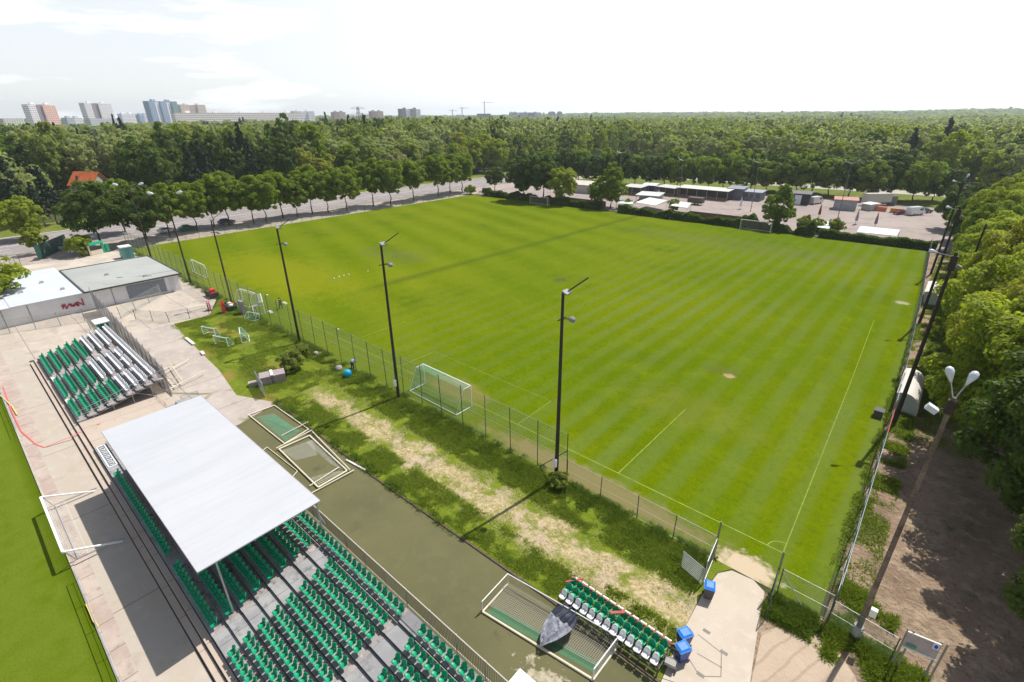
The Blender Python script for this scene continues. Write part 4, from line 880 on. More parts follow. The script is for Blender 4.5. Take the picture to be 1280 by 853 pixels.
MB().box(-.75, .0, 54.1, 54.9, 0, .7).build('body', m_dark, bb); MB().box(-.8, .05, 54.05, 54.95, .7, .76).build('lid', m_dark, bb)
# signboard on four posts by the track
sb = thing('signboard', (4.7, 26.7, 0), 'weathered board with a blue emblem carried by tall posts beside the dirt track', 'signboard')
SA, SB_, SCc, SD = at(1135, 789, 2.9), at(1177, 806, 2.9), at(1169, 822, 2.1), at(1129, 807, 2.1)
A3, B3 = (SA[0], SA[1], 2.9), (SB_[0], SB_[1], 2.9); dn = Vector((0.0, -0.25, -.85))
C3, D3 = tuple(Vector(B3) + dn), tuple(Vector(A3) + dn)
def slab4(q, th, name, mat, root):
    n = (Vector(q[1]) - Vector(q[0])).cross(Vector(q[3]) - Vector(q[0])).normalized() * th
    v = [Vector(p) for p in q] + [Vector(p) - n for p in q]
    return MB().add(v, [(0,1,2,3), (7,6,5,4), (0,4,5,1), (1,5,6,2), (2,6,7,3), (3,7,4,0)]).build(name, mat, root)
slab4((A3, B3, C3, D3), -.04, 'board', plain('faded_board', (0.36, 0.31, 0.28), .8, 0, .2, 3), sb)
fr = MB()
for p, q in ((A3, B3), (D3, C3)): fr.bar(Vector(p) + Vector((0, -.03, 0)), Vector(q) + Vector((0, -.03, 0)), .06, .06)
fr.build('frame', m_wpaint, sb)
for p in (A3, B3):
    for o_ in (0.0, .22): MB().tube((p[0] + o_, p[1] + .12, 0), (p[0] + o_, p[1] + .08, 3.0 + o_ * .2), .045, 6).build('post', plain('grey_post', (0.24, 0.24, 0.22), .7), sb)
def on_board(u, v, o=.05): 
    p = Vector(A3)*(1-u)*(1-v) + Vector(B3)*u*(1-v) + Vector(C3)*u*v + Vector(D3)*(1-u)*v
    n = (Vector(B3)-Vector(A3)).cross(Vector(D3)-Vector(A3)).normalized(); return p - n * (-o) if n.y < 0 else p - n * o
mb = MB()
for i in range(6): mb.add([on_board(.07 + i*.055, .66), on_board(.11 + i*.055, .66), on_board(.11 + i*.055, .88), on_board(.07 + i*.055, .88)], [(0,1,2,3)])
mb.build('green_lettering', plain('sign_green', (0.03, 0.24, 0.13), .6), sb)
mb = MB(); mb.add([on_board(.78, .05, .046), on_board(.98, .05, .046), on_board(.98, .42, .046), on_board(.78, .42, .046)], [(0,1,2,3)]); mb.build('emblem_ground', plain('sign_pale_blue', (.55, .58, .72), .6), sb)
mb = MB(); mb.add([on_board(.88 + .055*math.cos(a), .235 + .12*math.sin(a), .054) for a in [i*math.pi/6 for i in range(12)]], [tuple(range(12))]); mb.build('emblem', plain('sign_blue', (.03, .04, .30), .6), sb)
# small things: mini goals, dummies, balls, people's kit
def mini(px, py, rz, label, w=1.8, h=1.2, mat=None):
    c = at(px, py); g = thing('mini_goal', (*c, 0), label, 'goal', 'small training goals on the grass'); goal_frame(g, c, w, h, .9, 0, m_gw, mat or m_netg, r=.045, rz=rz, top_d=.3)
mini(262, 420, R_(200), 'small white goal with green net closest to the kerb stones', 2.3)
mini(277, 432, R_(200), 'small white goal with green net just in front of another like it', 2.3)
mini(302, 425, R_(160), 'small white goal with green net standing alone in the grass', 2.4, 1.3, m_nett)
mini(318, 398, R_(20), 'small white goal tipped beside the grey board', 2.0, .9)
for i, (px, py, rz, lb) in enumerate([(313, 378, R_(8), 'white training goal on the pitch side of the fence, the one nearer the grey board'), (330, 387, R_(-20), 'white training goal on the pitch side of the fence, the one nearer the player')]):
    c = at(px, py); g = thing('training_goal', (*c, 0), lb, 'goal', 'training goals inside the fence'); goal_frame(g, c, 4.2, 1.9, 1.5, 0, m_gw, m_netw, r=.06, rz=rz, top_d=.6)
m_red = plain('red_dummy_plastic', (0.75, 0.03, 0.03), .4); m_pink = plain('faded_red_plastic', (0.70, 0.22, 0.22), .5)
def dummy(px, py, mat, label, k=1.0):
    c = at(px, py); d = thing('training_dummy', (*c, 0), label, 'training dummy', 'red training dummies')
    for j, dx in enumerate((0, .35)):
        mb = MB()
        prof = [(-.22, 0), (.22, 0), (.24, .9), (.32, 1.25), (.28, 1.5), (.09, 1.55), (.12, 1.68), (.10, 1.85), (-.10, 1.85), (-.12, 1.68), (-.09, 1.55), (-.28, 1.5), (-.32, 1.25), (-.24, .9)]
        prof = [(a * k, b * k) for a, b in prof]; n = len(prof)
        v = [(c[0] + dx + a, c[1] - .05 + dx*.5, b + .08) for a, b in prof] + [(c[0] + dx + a, c[1] + .05 + dx*.5, b + .08) for a, b in prof]
        mb.add(v, [tuple(range(n)), tuple(range(2*n-1, n-1, -1))] + [(i, i+n, (i+1) % n + n, (i+1) % n) for i in range(n)]); mb.build('board', mat, d)
    MB().box(c[0]-.4, c[0]+.8, c[1]-.3, c[1]+.45, 0, .08).build('base', m_dark, d)
dummy(279, 391, m_red, 'bright red training dummies beside the dark mast'); dummy(261, 388, m_pink, 'faded red training dummies on the forecourt edge', .8)
c = at(290, 387); k = thing('equipment_pile', (*c, 0), 'dark green pile of kit with white and orange bags under the mast', 'pile of kit')
mb = MB(); mb.box(c[0]-1.1, c[0]+.9, c[1]-.6, c[1]+.5, 0, .7); mb.build('crate', plain('dark_green_crate', (.02, .06, .04), .6), k)
for i, (dx, dy, mt) in enumerate(((-.6, 0, m_wpaint), (.1, .1, plain('orange_bag', (.65, .14, .04), .6)), (.55, -.2, m_wpaint))):
    mb = MB(); mb.lathe((c[0]+dx, c[1]+dy, .7), [(.2, 0), (.33, .1), (.28, .3), (.1, .38)], 10); mb.build('bag', mt, k, True)
c = at(304, 392); mb = MB(); mb.box(c[0]-.6, c[0]+.6, c[1]-.2, c[1]+.2, 0, 2.0); tag(mb.build('concrete_pillar', plain('grey_pillar', (.26, .24, .24), .9)), 'short grey concrete pillar in the fence beside the mast', 'pillar')
c = at(266, 371); k = thing('cart', (*c, 0), 'rusty dark handcart carrying a small red box near the fence', 'cart'); MB().box(c[0]-1.4, c[0]+1.4, c[1]-.6, c[1]+.6, .35, .95).build('bed', plain('rusty_cart', (.10, .05, .035), .9), k)
MB().box(c[0], c[0]+.8, c[1]-.3, c[1]+.3, .95, 1.4).build('red_box', m_red, k)
for s in (-.9, .9): MB().tube((c[0]+s, c[1]-.66, .3), (c[0]+s, c[1]-.60, .3), .3, 12).build('wheel', m_dark, k)
ball_m = MB(); 
def ball(px, py, r=.11, label=None, mat=None, group='balls on the pitch'):
    c = at(px, py); mb = MB(); mb.lathe((c[0], c[1], 0), [(r*math.cos(a), r + r*math.sin(a)) for a in [R_(-88 + i*22) for i in range(9)]], 12)
    return tag(mb.build('ball', mat or m_gw, None, True), label, 'ball', group)
for i, (px, py, lb) in enumerate([(418, 349, 'first white ball of a row of four on the pitch, nearest the masts'), (424, 347, 'second white ball of the row of four on the pitch'), (430, 345.5, 'third white ball of the row of four on the pitch'),
        (436, 344, 'last white ball of the row of four, farthest from the masts'), (460, 340, 'single white ball beyond the row of four'), (423, 413, 'single white ball near the touchline by the bush'), (334, 370, 'white ball lying behind the training goals')]): ball(px, py, .13, lb)
c = at(435, 471); mb = MB(); mb.lathe((c[0], c[1], 0), [(.22, 0), (.38, .12), (.44, .42), (.40, .70), (.26, .84), (.05, .88)], 16); tag(mb.build('round_tub', plain('cyan_plastic', (0.0, .36, .62), .35), None, True), 'bright blue round tub in the grass by the bending person', 'tub')
for (px, py, lb, s) in ((395, 443, 'pale stone in the bushes along the fence', .35), (424, 462, 'pale boulder beside the dark fence stub near the person', .45)):
    c = at(px, py); bm = bmesh.new(); bmesh.ops.create_icosphere(bm, subdivisions=2, radius=s)
    for v in bm.verts: v.co *= 1 + .3 * mnoise.noise(v.co * 2 + Vector(c + (0,))); v.co.z = v.co.z * .7 + s * .4
    me = bpy.data.meshes.new('boulder'); bm.to_mesh(me); bm.free(); me.materials.append(m_postg); o = bpy.data.objects.new('boulder', me); COL.objects.link(o); o.location = (*c, 0); tag(o, lb, 'boulder')
kp = [at(233, 424), at(243, 432), at(252, 441), at(258, 449)]
for i, (a, b, lb) in enumerate(((kp[0], kp[1], 'pale kerb stone lying on the yard edge, next to the dry grass'), (kp[2], (kp[2][0] + 1.2, kp[2][1] - .1), 'pale kerb stone lying beside the mini goals, farther along the yard edge'))):
    mb = MB(); mb.bar((*a, .12), (*b, .12), .35, .24); tag(mb.build('kerb_stone', plain('loose_kerb', (.6, .56, .48), .9)), lb, 'kerb stone')
# heap of goal frames behind the open stand
hp = [((187, 455), (200, 462)), ((194, 458), (219, 487)), ((193, 470), (212, 462)), ((205, 470), (237, 453)), ((208, 493), (258, 468)), ((213, 458), (230, 482)), ((195, 478), (228, 480)), ((200, 470), (210, 490))]
g = thing('goal_frame_heap', (*at(208, 475), 0), 'heap of dismantled cream goal frames on the cracked yard behind the open stand', 'pile of frames')
for i, (a, b) in enumerate(hp): MB().tube((*at(*a), .12 + i*.07), (*at(*b), .12 + i*.09), .055, 6).build('bar', m_cream, g)
leaf_ = thing('barrier', (*at(232, 500), 0), 'grey trestle barrier showing above the far corner of the canopy', 'barrier'); p, q = at(229, 507), at(250, 500)
leaf('panel', p, q, 1.1, leaf_, m_galv, 3)
# red and white tape from the match pitch to the stands
tape = MB(); pts = [at(4, 484), at(15, 515), at(27, 540), at(45, 556), at(56, 560), at(90, 550), (at(128, 538))]
zs = [.05, .1, .08, .06, .05, .35, .75]
for i in range(len(pts) - 1): tape.bar((*pts[i], zs[i]), (*pts[i+1], zs[i+1]), .10, .02)
tag(tape.build('barrier_tape', plain('red_tape', (0.75, .14, .12), .5)), 'red barrier tape trailing across the walkway towards the canopy', 'tape')
ho = MB(); pts = [at(-6, 490), at(8, 502), at(16, 510), at(22, 520)]
for i in range(3): ho.tube((*pts[i], .12), (*pts[i+1], .12), .06, 6)
tag(ho.build('hose', plain('yellow_hose', (.6, .5, .2), .5)), 'pale yellow hose lying over the kerb of the match pitch', 'hose')
ho = MB(); pts = [at(109, 757), at(114, 768), at(118, 778), at(124, 786)]
for i in range(3): ho.bar((*pts[i], .14), (*pts[i+1], .14), .09, .06)
tag(ho.build('yellow_pole', plain('yellow_plastic', (.75, .5, .1), .5)), 'yellow pole lying on the kerb nearest the camera', 'pole')
# ================================================================== BUILDINGS
m_wall = ground_mat('white_washed_wall', [(0.70, 0.69, 0.69), ((0.62, 0.61, 0.61), 0.4, 0.4, 0.65), ((0.50, 0.47, 0.45), 1.6, 0.62, 0.78)], [4.0], .85, .15, .01)
m_roofg = ground_mat('grey_felt_roof', [(0.30, 0.31, 0.30), ((0.35, 0.36, 0.34), .12, .4, .65), ((0.24, 0.25, 0.24), .5, .6, .75)], [6.0], .9, .2, .01)
m_roofb = ground_mat('pale_metal_roof', [(0.47, 0.51, 0.58), ((0.52, 0.56, 0.62), .2, .4, .65), ((0.38, 0.41, 0.47), 1.2, .64, .76)], [4.0], .5, .1, .01)
m_win = plain('dark_window', (0.06, 0.075, 0.09), .15, 0, .2)
B = thing('clubhouse', (-106, 10, 0), 'long low building with pale walls, grey and whitish flat roofs and red graffiti', 'building')
MB().box(-114, -97.0, -14, 24.1, 0, 2.75).build('wall', m_wall, B)
MB().box(-114.4, -96.3, 11.3, 24.5, 2.80, 2.95).build('roof', m_roofg, B)
tr = MB()
for a, b in (((-96.25, 11.3), (-96.25, 24.5)), ((-114.4, 11.3), (-96.25, 11.3)), ((-114.4, 11.3), (-114.4, 24.5)), ((-114.4, 24.5), (-96.25, 24.5))): tr.bar((*a, 2.95), (*b, 2.95), .22, .2)
tr.build('roof_edge', plain('roof_edge_dark', (.06, .06, .06), .8), B)
MB().box(-118.2, -96.5, 2.9, 11.15, 2.80, 2.9).build('roof', m_roofb, B)
MB().box(-118.2, -96.5, -14, 2.87, 2.77, 2.84).build('roof', plain('pale_lilac_roof', (.50, .50, .55), .6), B)
vt = MB()
for c in ((-108, 8), (-104, 5), (-101, 9.5), (-105, 16), (-99, 20)): vt.box(c[0]-.25, c[0]+.25, c[1]-.25, c[1]+.25, 2.9, 3.2)
vt.build('roof_vent', m_galv, B)
MB().box(-96.995, -96.93, 16.6, 22.0, .35, 2.5).build('roller_shutter', plain('blue_grey_shutter', (.20, .22, .26), .5), B)
dr = MB(); dr.box(-96.995, -96.94, 22.6, 23.3, .05, 2.3); dr.build('door', plain('pale_door', (.55, .56, .58), .5), B)
pl = MB()
for y in (-12, -8.5, -5, -1.5, 1.8, 4.6, 12.2, 14.6): pl.box(-96.995, -96.95, y, y + .1, .1, 2.6)
pl.build('wall_seams', plain('seam_grey', (.28, .27, .27), .9), B)
def on_wall(px, py, s=-96.9):
    w = RW @ np.array([px - CX, -(py - CY), -FPX]); k = s / w[0]; return (s, float(w[1]*k), float(CAMH + w[2]*k))
gz = lambda x, y: on_wall(60 + x * 70 / 1194, 355 + y * 50 / 853)
gm = MB()
for a, b in (((290,450),(330,540)), ((310,440),(345,500)), ((345,430),(400,535)), ((400,535),(455,425)), ((455,425),(505,490)), ((470,420),(548,490)), ((548,490),(590,400)), ((590,400),(650,480)), ((515,455),(645,450)), ((620,385),(665,475)), ((622,385),(770,455)), ((770,455),(715,310))):
    gm.bar(gz(*a), gz(*b), .16, .03, (1, 0, 0))
gm.build('graffiti', plain('red_spray_paint', (.42, .04, .08), .7), B)
hs = thing('house', (-238, 38, 0), 'house with a steep orange tiled roof among the trees beyond the road', 'house')
Mh = Matrix.Translation((-226, 38.5, 2.6)) @ Matrix.Rotation(R_(30), 4, 'Z') @ Matrix.Scale(.68, 4)
mb = MB(); mb.box(-7, 7, -5, 5, 0, 6.0); mb.add([(-7,-5,6),(-7,5,6),(-7,0,11.5),(7,-5,6),(7,5,6),(7,0,11.5)], [(0,2,1),(3,4,5)]); mb.xf(Mh).build('wall', plain('house_render', (.5, .45, .38), .9), hs)
mb = MB(); mb.add([(-7.6,-5.7,5.6),(7.6,-5.7,5.6),(7.6,0,11.9),(-7.6,0,11.9),(-7.6,5.7,5.6),(7.6,5.7,5.6)], [(0,1,2,3),(3,2,5,4)]); mb.xf(Mh)
rfo = mb.build('roof', ground_mat('orange_roof_tiles', [(.46, .115, .035), ((.55, .17, .06), .4, .4, .6), ((.34, .08, .03), 1.5, .6, .75)], [5.0], .8, .4, .03), hs)
bm = bmesh.new(); bm.from_mesh(rfo.data); bmesh.ops.solidify(bm, geom=bm.faces[:], thickness=.2); bm.to_mesh(rfo.data); bm.free()
mb = MB(); mb.box(-3.4, -2.4, -3.2, -2.2, 8, 10.2); mb.xf(Mh).build('chimney', plain('brick_chimney', (.16, .07, .05), .9), rfo)
for x in (-5, -1.5, 2, 5):
    for z in (3.2, .9): mb = MB(); mb.box(x-.6, x+.6, -5.05, -5.003, z, z + 1.4); mb.xf(Mh).build('window', m_win, hs)
for y in (-2.4, 1.2): mb = MB(); mb.box(7.003, 7.05, y, y + 1.2, 6.4, 7.8); mb.xf(Mh).build('window', m_win, hs)
# forecourt beyond the clubhouse
ar = thing('gateway', (-137.5, 21, 0), 'green entrance arch framing a pale doorway by the road', 'gateway'); p, q = at(114, 320), at(131, 316)
mg = plain('bright_green_paint', (.02, .38, .20), .5)
mb = MB(); mb.bar((*p, 2.4), (*q, 2.4), .8, .5); mb.bar((*q, 0), (*q, 2.3), .5, .4); mb.bar((*at(136, 315), .2), (*at(136, 315), 1.9), .6, .5); mb.build('arch', mg, ar)
mb = MB(); mb.bar((*p, .0), (*p, 2.2), .3, .3); mb.bar((*p, .5), (*q, .5), .2, .9); mb.build('door_panel', plain('cream_panel', (.6, .52, .38), .7), ar)
kk = thing('toilet_cabin', (*at(160, 322), 0), 'small teal cabin with a white top at the pitch corner', 'cabin'); c = at(160, 322)
MB().box(c[0]-1.1, c[0]+1.1, c[1]-1, c[1]+1, 0, 2.3).build('body', plain('teal_plastic', (.09, .27, .25), .5), kk); MB().box(c[0]-1.15, c[0]+1.15, c[1]-1.05, c[1]+1.05, 2.3, 2.5).build('roof', m_wpaint, kk)
MB().box(c[0]+1.1, c[0]+1.14, c[1]-.4, c[1]+.4, .1, 2.1).build('door', plain('teal_door', (.06, .20, .19), .5), kk)
fence('hoarding', [at(49, 326), at(86, 309)], 3.0, 1.9, 'dark green cloth hoarding beside the parked cars at the road', mesh_mat('dark_green_cloth', (.015, .07, .055), .02, .018), m_post, .04, cat='hoarding')
fence('hoarding', [at(0, 350), at(28, 335)], 2.5, 1.6, 'low dark railing by the road near the edge of the grey tree', m_chain, m_post, .04, cat='railing')
# vehicles
def car(x, y, rz, col, label, name='parked_car', cat='car', van=False, group=None):
    c = thing(name, (x, y, .03), label, cat, group, rz); paint = plain('paint_%d_%d_%d' % tuple(int(v*255) for v in col), col, .3, .1, .04, 1, .6)
    if van: prof = [(-2.6,.35),(-2.6,1.0),(-2.5,2.1),(-2.3,2.35),(1.4,2.35),(1.9,1.9),(2.2,1.25),(2.65,1.05),(2.7,.4)]; W_ = .95
    else: prof = [(-2.15,.35),(-2.2,.75),(-2.05,.95),(-1.35,1.02),(.95,.98),(1.95,.80),(2.15,.6),(2.12,.32)]; W_ = .86
    n = len(prof); v = []; 
    for s in (-1, 1):
        for (a, b) in prof: v.append((a, s * (W_ - (.12 if b > 1.4 else 0)), b))
    f = [tuple(range(n)), tuple(range(2*n-1, n-1, -1))] + [(i, i+n, (i+1) % n + n, (i+1) % n) for i in range(n)]
    b = MB().add(v, f).build('body', paint, c, local=True)
    if not van:
        cab = [(-1.75, .98, .80), (-1.25, 1.42, .62), (.15, 1.44, .62), (.95, .99, .80)]
        v = []
        for s in (-1, 1): v += [(a, s*w, z) for a, z, w in cab]
        MB().add(v, [(0,1,5,4), (2,3,7,6), (0,3,2,1), (4,5,6,7)]).build('windows', m_win, c, local=True)
        v = []
        for s in (-1, 1): v += [(-1.28, s*.63, 1.425), (.18, s*.63, 1.445)]
        MB().add([(-1.28,-.63,1.42),(.18,-.63,1.44),(.18,.63,1.44),(-1.28,.63,1.42),(-1.2,-.55,1.47),(.1,-.55,1.48),(.1,.55,1.48),(-1.2,.55,1.47)], [(4,5,6,7),(0,1,5,4),(1,2,6,5),(2,3,7,6),(3,0,4,7)]).build('roof', paint, c, local=True)
    else:
        mb = MB(); mb.add([(1.93,-.78,1.88),(1.93,.78,1.88),(2.22,.84,1.3),(2.22,-.84,1.3)], [(0,1,2,3)]); mb.box(.4, 1.6, -.965, -.93, 1.4, 1.95); mb.box(.4, 1.6, .93, .965, 1.4, 1.95); mb.build('windows', m_win, c, local=True)
    for a in ((1.35, -1), (1.35, 1), (-1.35, -1), (-1.35, 1)):
        w = MB(); w.tube((a[0], a[1]*(W_ - .2), .33), (a[0], a[1]*(W_ + .01), .33), .33, 14); wo_ = w.build('wheel', plain('tyre', (.02, .02, .02), .9), c, local=True)
        MB().tube((a[0], a[1]*(W_ + .012), .33), (a[0], a[1]*(W_ + .03), .33), .18, 8).build('rim', m_galv, wo_, local=True)
    xe = 2.12 if not van else 2.66
    for s in (-1, 1): MB().box(xe - .12, xe + .03, s*.62 - .15, s*.62 + .15, .58, .72).build('headlight', m_lamp, c, local=True); MB().box(-xe - .06, -xe + .1, s*.66 - .13, s*.66 + .13, .66, .82).build('tail_light', m_red, c, local=True)
    return c
c = at(210, 291); car(c[0], c[1], R_(92), (.62, .64, .66), 'white hatchback driving on the near lane of the road', 'hatchback')
c = at(236, 288); car(c[0], c[1], R_(92), (.01, .13, .11), 'dark green car driving between the white hatchback and the grey car', 'saloon_car')
c = at(284, 280); car(c[0], c[1], R_(92), (.10, .11, .14), 'dark grey car driving on the road, ahead of the green car', 'saloon_car')
c = at(70, 315); car(c[0] - 1.0, c[1] + 1, R_(95), (.30, .36, .36), 'greenish grey car parked behind the dark green hoarding')
c = at(84, 309); car(c[0], c[1] + 1.4, R_(95), (.03, .05, .10), 'dark blue car parked beyond the greenish grey car')
# ------------------------------------------------------------------ market lot
def shed(px0, px1, h, depth, col, label, name='market_stall', cat='stall', roofc=(.62, .62, .60), z_over=.35, door=None, group=None, open_front=False, panels=0):
    a, b = at(*px0), at(*px1); L_ = math.hypot(b[0]-a[0], b[1]-a[1]); ang = math.atan2(b[1]-a[1], b[0]-a[0])
    M = Matrix.Translation((a[0], a[1], 0)) @ Matrix.Rotation(ang, 4, 'Z'); r = thing(name, (a[0], a[1], 0), label, cat, group)
    mat = plain('wall_%d_%d_%d' % tuple(int(v*99) for v in col), col, .8, 0, .2, .8)
    if open_front:
        mb = MB(); mb.box(0, L_, depth*.45, depth, 0, h); mb.xf(M).build('wall', mat, r)
        n = max(2, int(L_ / 3))
        for i in range(n + 1): p = MB(); p.bar((L_*i/n, .1, 0), (L_*i/n, .1, h), .1, .1); p.xf(M).build('post', m_galv, r)
        q = MB(); q.box(.3, L_ - .3, .5, 1.1, .0, .85); q.xf(M).build('counter', plain('counter_wood', (.22, .12, .09), .8), r)
    else:
        mb = MB(); mb.box(0, L_, 0, depth, 0, h); mb.xf(M).build('wall', mat, r)
    ov = z_over; mb = MB(); mb.add([(-ov,-ov-.2,h-.02),(L_+ov,-ov-.2,h-.02),(L_+ov,depth+ov,h+.25),(-ov,depth+ov,h+.25),(-ov,-ov-.2,h+.1),(L_+ov,-ov-.2,h+.1),(L_+ov,depth+ov,h+.37),(-ov,depth+ov,h+.37)],
        [(3,2,1,0),(4,5,6,7),(0,1,5,4),(1,2,6,5),(2,3,7,6),(3,0,4,7)]); mb.xf(M).build('roof', plain('roof_%d_%d_%d' % tuple(int(v*99) for v in roofc), roofc, .6, 0, .12, .6), r)
    if door:
        mb = MB(); mb.box(L_*door[0], L_*door[1], -.06, -.005, .05, h*.88); mb.xf(M).build('door', plain('door_%d' % int(door[2][0]*99), door[2], .6), r)
    for i in range(panels):
        mb = MB(); x = L_*(i + .2)/panels; mb.box(x, x + L_/panels*.6, -.06, -.005, h*.35, h*.8); mb.xf(M).build('window', m_win, r)
    return r
WR = (.46, .45, .43)
shed((706, 240), (742, 243), 3.0, 10, (.50, .48, .44), 'long pale hall with a pinkish white roof behind the two pointed trees', 'market_hall', 'hall', (.48, .43, .41), door=(.1, .35, (.05, .12, .22)))
shed((779, 243), (800, 245), 2.8, 6, (.10, .09, .09), 'market stall with a white canopy and dark front, nearest the pointed trees', roofc=WR, open_front=True, group='stalls of the back row')
shed((802, 242), (818, 243), 3.0, 5, (.08, .08, .14), 'market stall with a purplish dark front, second from the pointed trees', roofc=(.5, .5, .56), open_front=True, group='stalls of the back row')
shed((820, 243), (842, 246), 2.8, 5, (.10, .09, .08), 'market stall with a pale lean-to roof, next to the purplish one', roofc=WR, open_front=True, group='stalls of the back row')
shed((846, 246), (908, 252), 3.2, 6, (.06, .06, .055), 'longest market stall, white roof over a black front with green trim', 'market_stall', roofc=(.50, .50, .45), open_front=True)
shed((908, 249), (927, 250.5), 3.6, 6, (.12, .13, .16), 'windowless slate grey container beside the longest stall', 'container', 'container', (.20, .21, .26))
shed((928, 250), (950, 252), 2.8, 5, (.16, .17, .20), 'grey kiosk with three windows between the container and the round tree', 'kiosk', 'kiosk', (.26, .28, .33), panels=3)
shed((984, 255), (1010, 257), 3.4, 5, (.035, .035, .04), 'black shed with a white roller door', 'shed', 'shed', (.10, .10, .11), door=(.3, .62, (.62, .63, .68)))
c = at(1019, 255); car(c[0], c[1], R_(70), (.66, .66, .66), 'white box van parked beside the black shed', 'delivery_van', 'van', True)
shed((1041, 262), (1069, 264), 3.0, 5, (.30, .31, .32), 'grey kiosk with a rusty pink roof in the middle of the lot', 'kiosk', 'kiosk', (.36, .17, .14))
shed((1076, 262), (1087, 264), 1.8, 3, (.45, .45, .43), 'low pale metal box between the pink-roofed kiosk and the lorry', 'storage_box', 'box', (.5, .5, .5))
c = at(1097, 257); l = thing('lorry', (*c, 0), 'lorry with a pale cream box body under the trees', 'lorry'); M = Matrix.Translation((*c, 0)) @ Matrix.Rotation(R_(45), 4, 'Z')
mb = MB(); mb.box(-5, 3.2, -1.25, 1.25, 1.1, 3.8); mb.xf(M).build('box_body', plain('cream_box', (.40, .39, .33), .5), l); mb = MB(); mb.box(3.4, 5.2, -1.15, 1.15, .5, 2.9); mb.xf(M).build('cab', plain('lorry_cab', (.10, .10, .11), .4), l)
for x in (-3.6, -2.4, 4.2):
    for s in (-1, 1): mb = MB(); mb.tube((x, s*.9, .5), (x, s*1.2, .5), .5, 12); mb.xf(M).build('wheel', m_dark, l)
c = at(1125, 268); car(c[0], c[1], R_(60), (.22, .02, .04), 'dark red car parked against the motorhome'); 
c = at(1143, 269); car(c[0], c[1], R_(55), (.60, .62, .62), 'white motorhome with a large dark windscreen at the lot corner', 'motorhome', 'motorhome', True)
c = at(1155, 267); car(c[0], c[1] + 1, R_(55), (.03, .03, .035), 'black car parked at the far side of the motorhome')
c = at(876, 252); car(c[0], c[1] - 2, R_(-30), (.45, .62, .58), 'pale mint car parked in front of the longest stall')
for (px, py, lb, col) in ((1101, 264, 'orange crate under the trees by the lorry', (.60, .16, .08)), (1119, 266, 'yellow and orange crate beside the dark red car', (.55, .28, .03))):
    c = at(px, py); r = thing('crate', (*c, 0), lb, 'crate'); MB().box(c[0]-1.3, c[0]+1.3, c[1]-.8, c[1]+.8, 0, 1.2).build('body', plain('crate_%d' % px, col, .6), r); MB().box(c[0]-1.35, c[0]+1.35, c[1]-.85, c[1]+.85, 1.2, 1.28).build('lid', plain('crate_lid_%d' % px, tuple(v*.7 for v in col), .6), r)
shed((795, 253), (822, 255), 2.4, 7, (.42, .40, .37), 'free-standing stall with a pale green white roof near the hedge', roofc=(.46, .50, .48), open_front=True)
def flat_tent(quad, h, label):
    c = quad[0]; q = [at(*p, h) for p in quad]; dy_ = max(0, 140.2 - min(p[1] for p in q)); q = [(p[0] - dy_*.35, p[1] + dy_) for p in q]; r = thing('market_tent', (*q[0], 0), label, 'tent')
    MB().add([(*p, h + (.3 if i in (2, 3) else 0)) for i, p in enumerate(q)] + [(*p, h - .12) for p in q], [(0,1,2,3), (7,6,5,4), (0,4,5,1), (1,5,6,2), (2,6,7,3), (3,7,4,0)]).build('canopy', plain('tent_white', (.58, .59, .57), .6), r)
    for i, p in enumerate(q): MB().tube((*p, 0), (*p, h - .1), .05, 5).build('pole', m_galv, r)
flat_tent([(794, 253), (819, 257), (834, 252), (812, 248)], 2.4, 'white flat tent right behind the hedge, beside the free-standing stall')
flat_tent([(838, 257), (859, 260), (864, 255), (846, 253)], 2.4, 'small white flat tent behind the hedge, beyond a dark bush')
flat_tent([(1072, 291), (1122, 296), (1126, 290), (1076, 285)], 1.8, 'long white table-like tent behind the hedge near the pitch corner')
flat_tent([(1018, 288), (1040, 291), (1046, 284), (1022, 281)], 1.8, 'white tent partly covered by hedge bushes beside the closed red parasol')
flat_tent([(760, 262), (781, 264), (783, 261), (764, 258)], 2.2, 'small white tent just behind the pointed trees')
c = at(870, 256); r = thing('trailer', (*c, 0), 'small dark market trailer standing alone on the lot', 'trailer'); MB().box(c[0]-2.6, c[0]+2.2, c[1]-1.2, c[1]+1.2, .6, 2.3).build('body', plain('trailer_brown', (.09, .07, .06), .7), r)
for s in (-1, 1): MB().tube((c[0], c[1]+s*1.2, .4), (c[0], c[1]+s*1.35, .4), .4, 10).build('wheel', m_dark, r)
for (px, py, lb, col) in ((1023, 273, 'closed dark red parasol standing beside the round tree', (.22, .03, .04)), (1069, 281, 'closed lilac parasol behind the hedge, the one nearer the pink-roofed kiosk', (.34, .28, .34)), (1093, 285, 'closed brownish parasol behind the long white tent', (.24, .16, .17)), (925, 262, 'closed white parasol near the twin-headed lamp post', (.6, .6, .58))):
    c = at(px, py); r = thing('parasol', (*c, 0), lb, 'parasol', 'closed parasols on the market lot'); MB().lathe((*c, 0), [(.45, 0), (.45, .1), (.05, .12)], 10).build('base', m_dark, r)
    MB().lathe((*c, .1), [(.06, 0), (.06, .9), (.38, .95), (.30, 2.2), (.08, 3.6), (.03, 3.8)], 8).build('canopy', plain('parasol_%d' % px, col, .8), r)
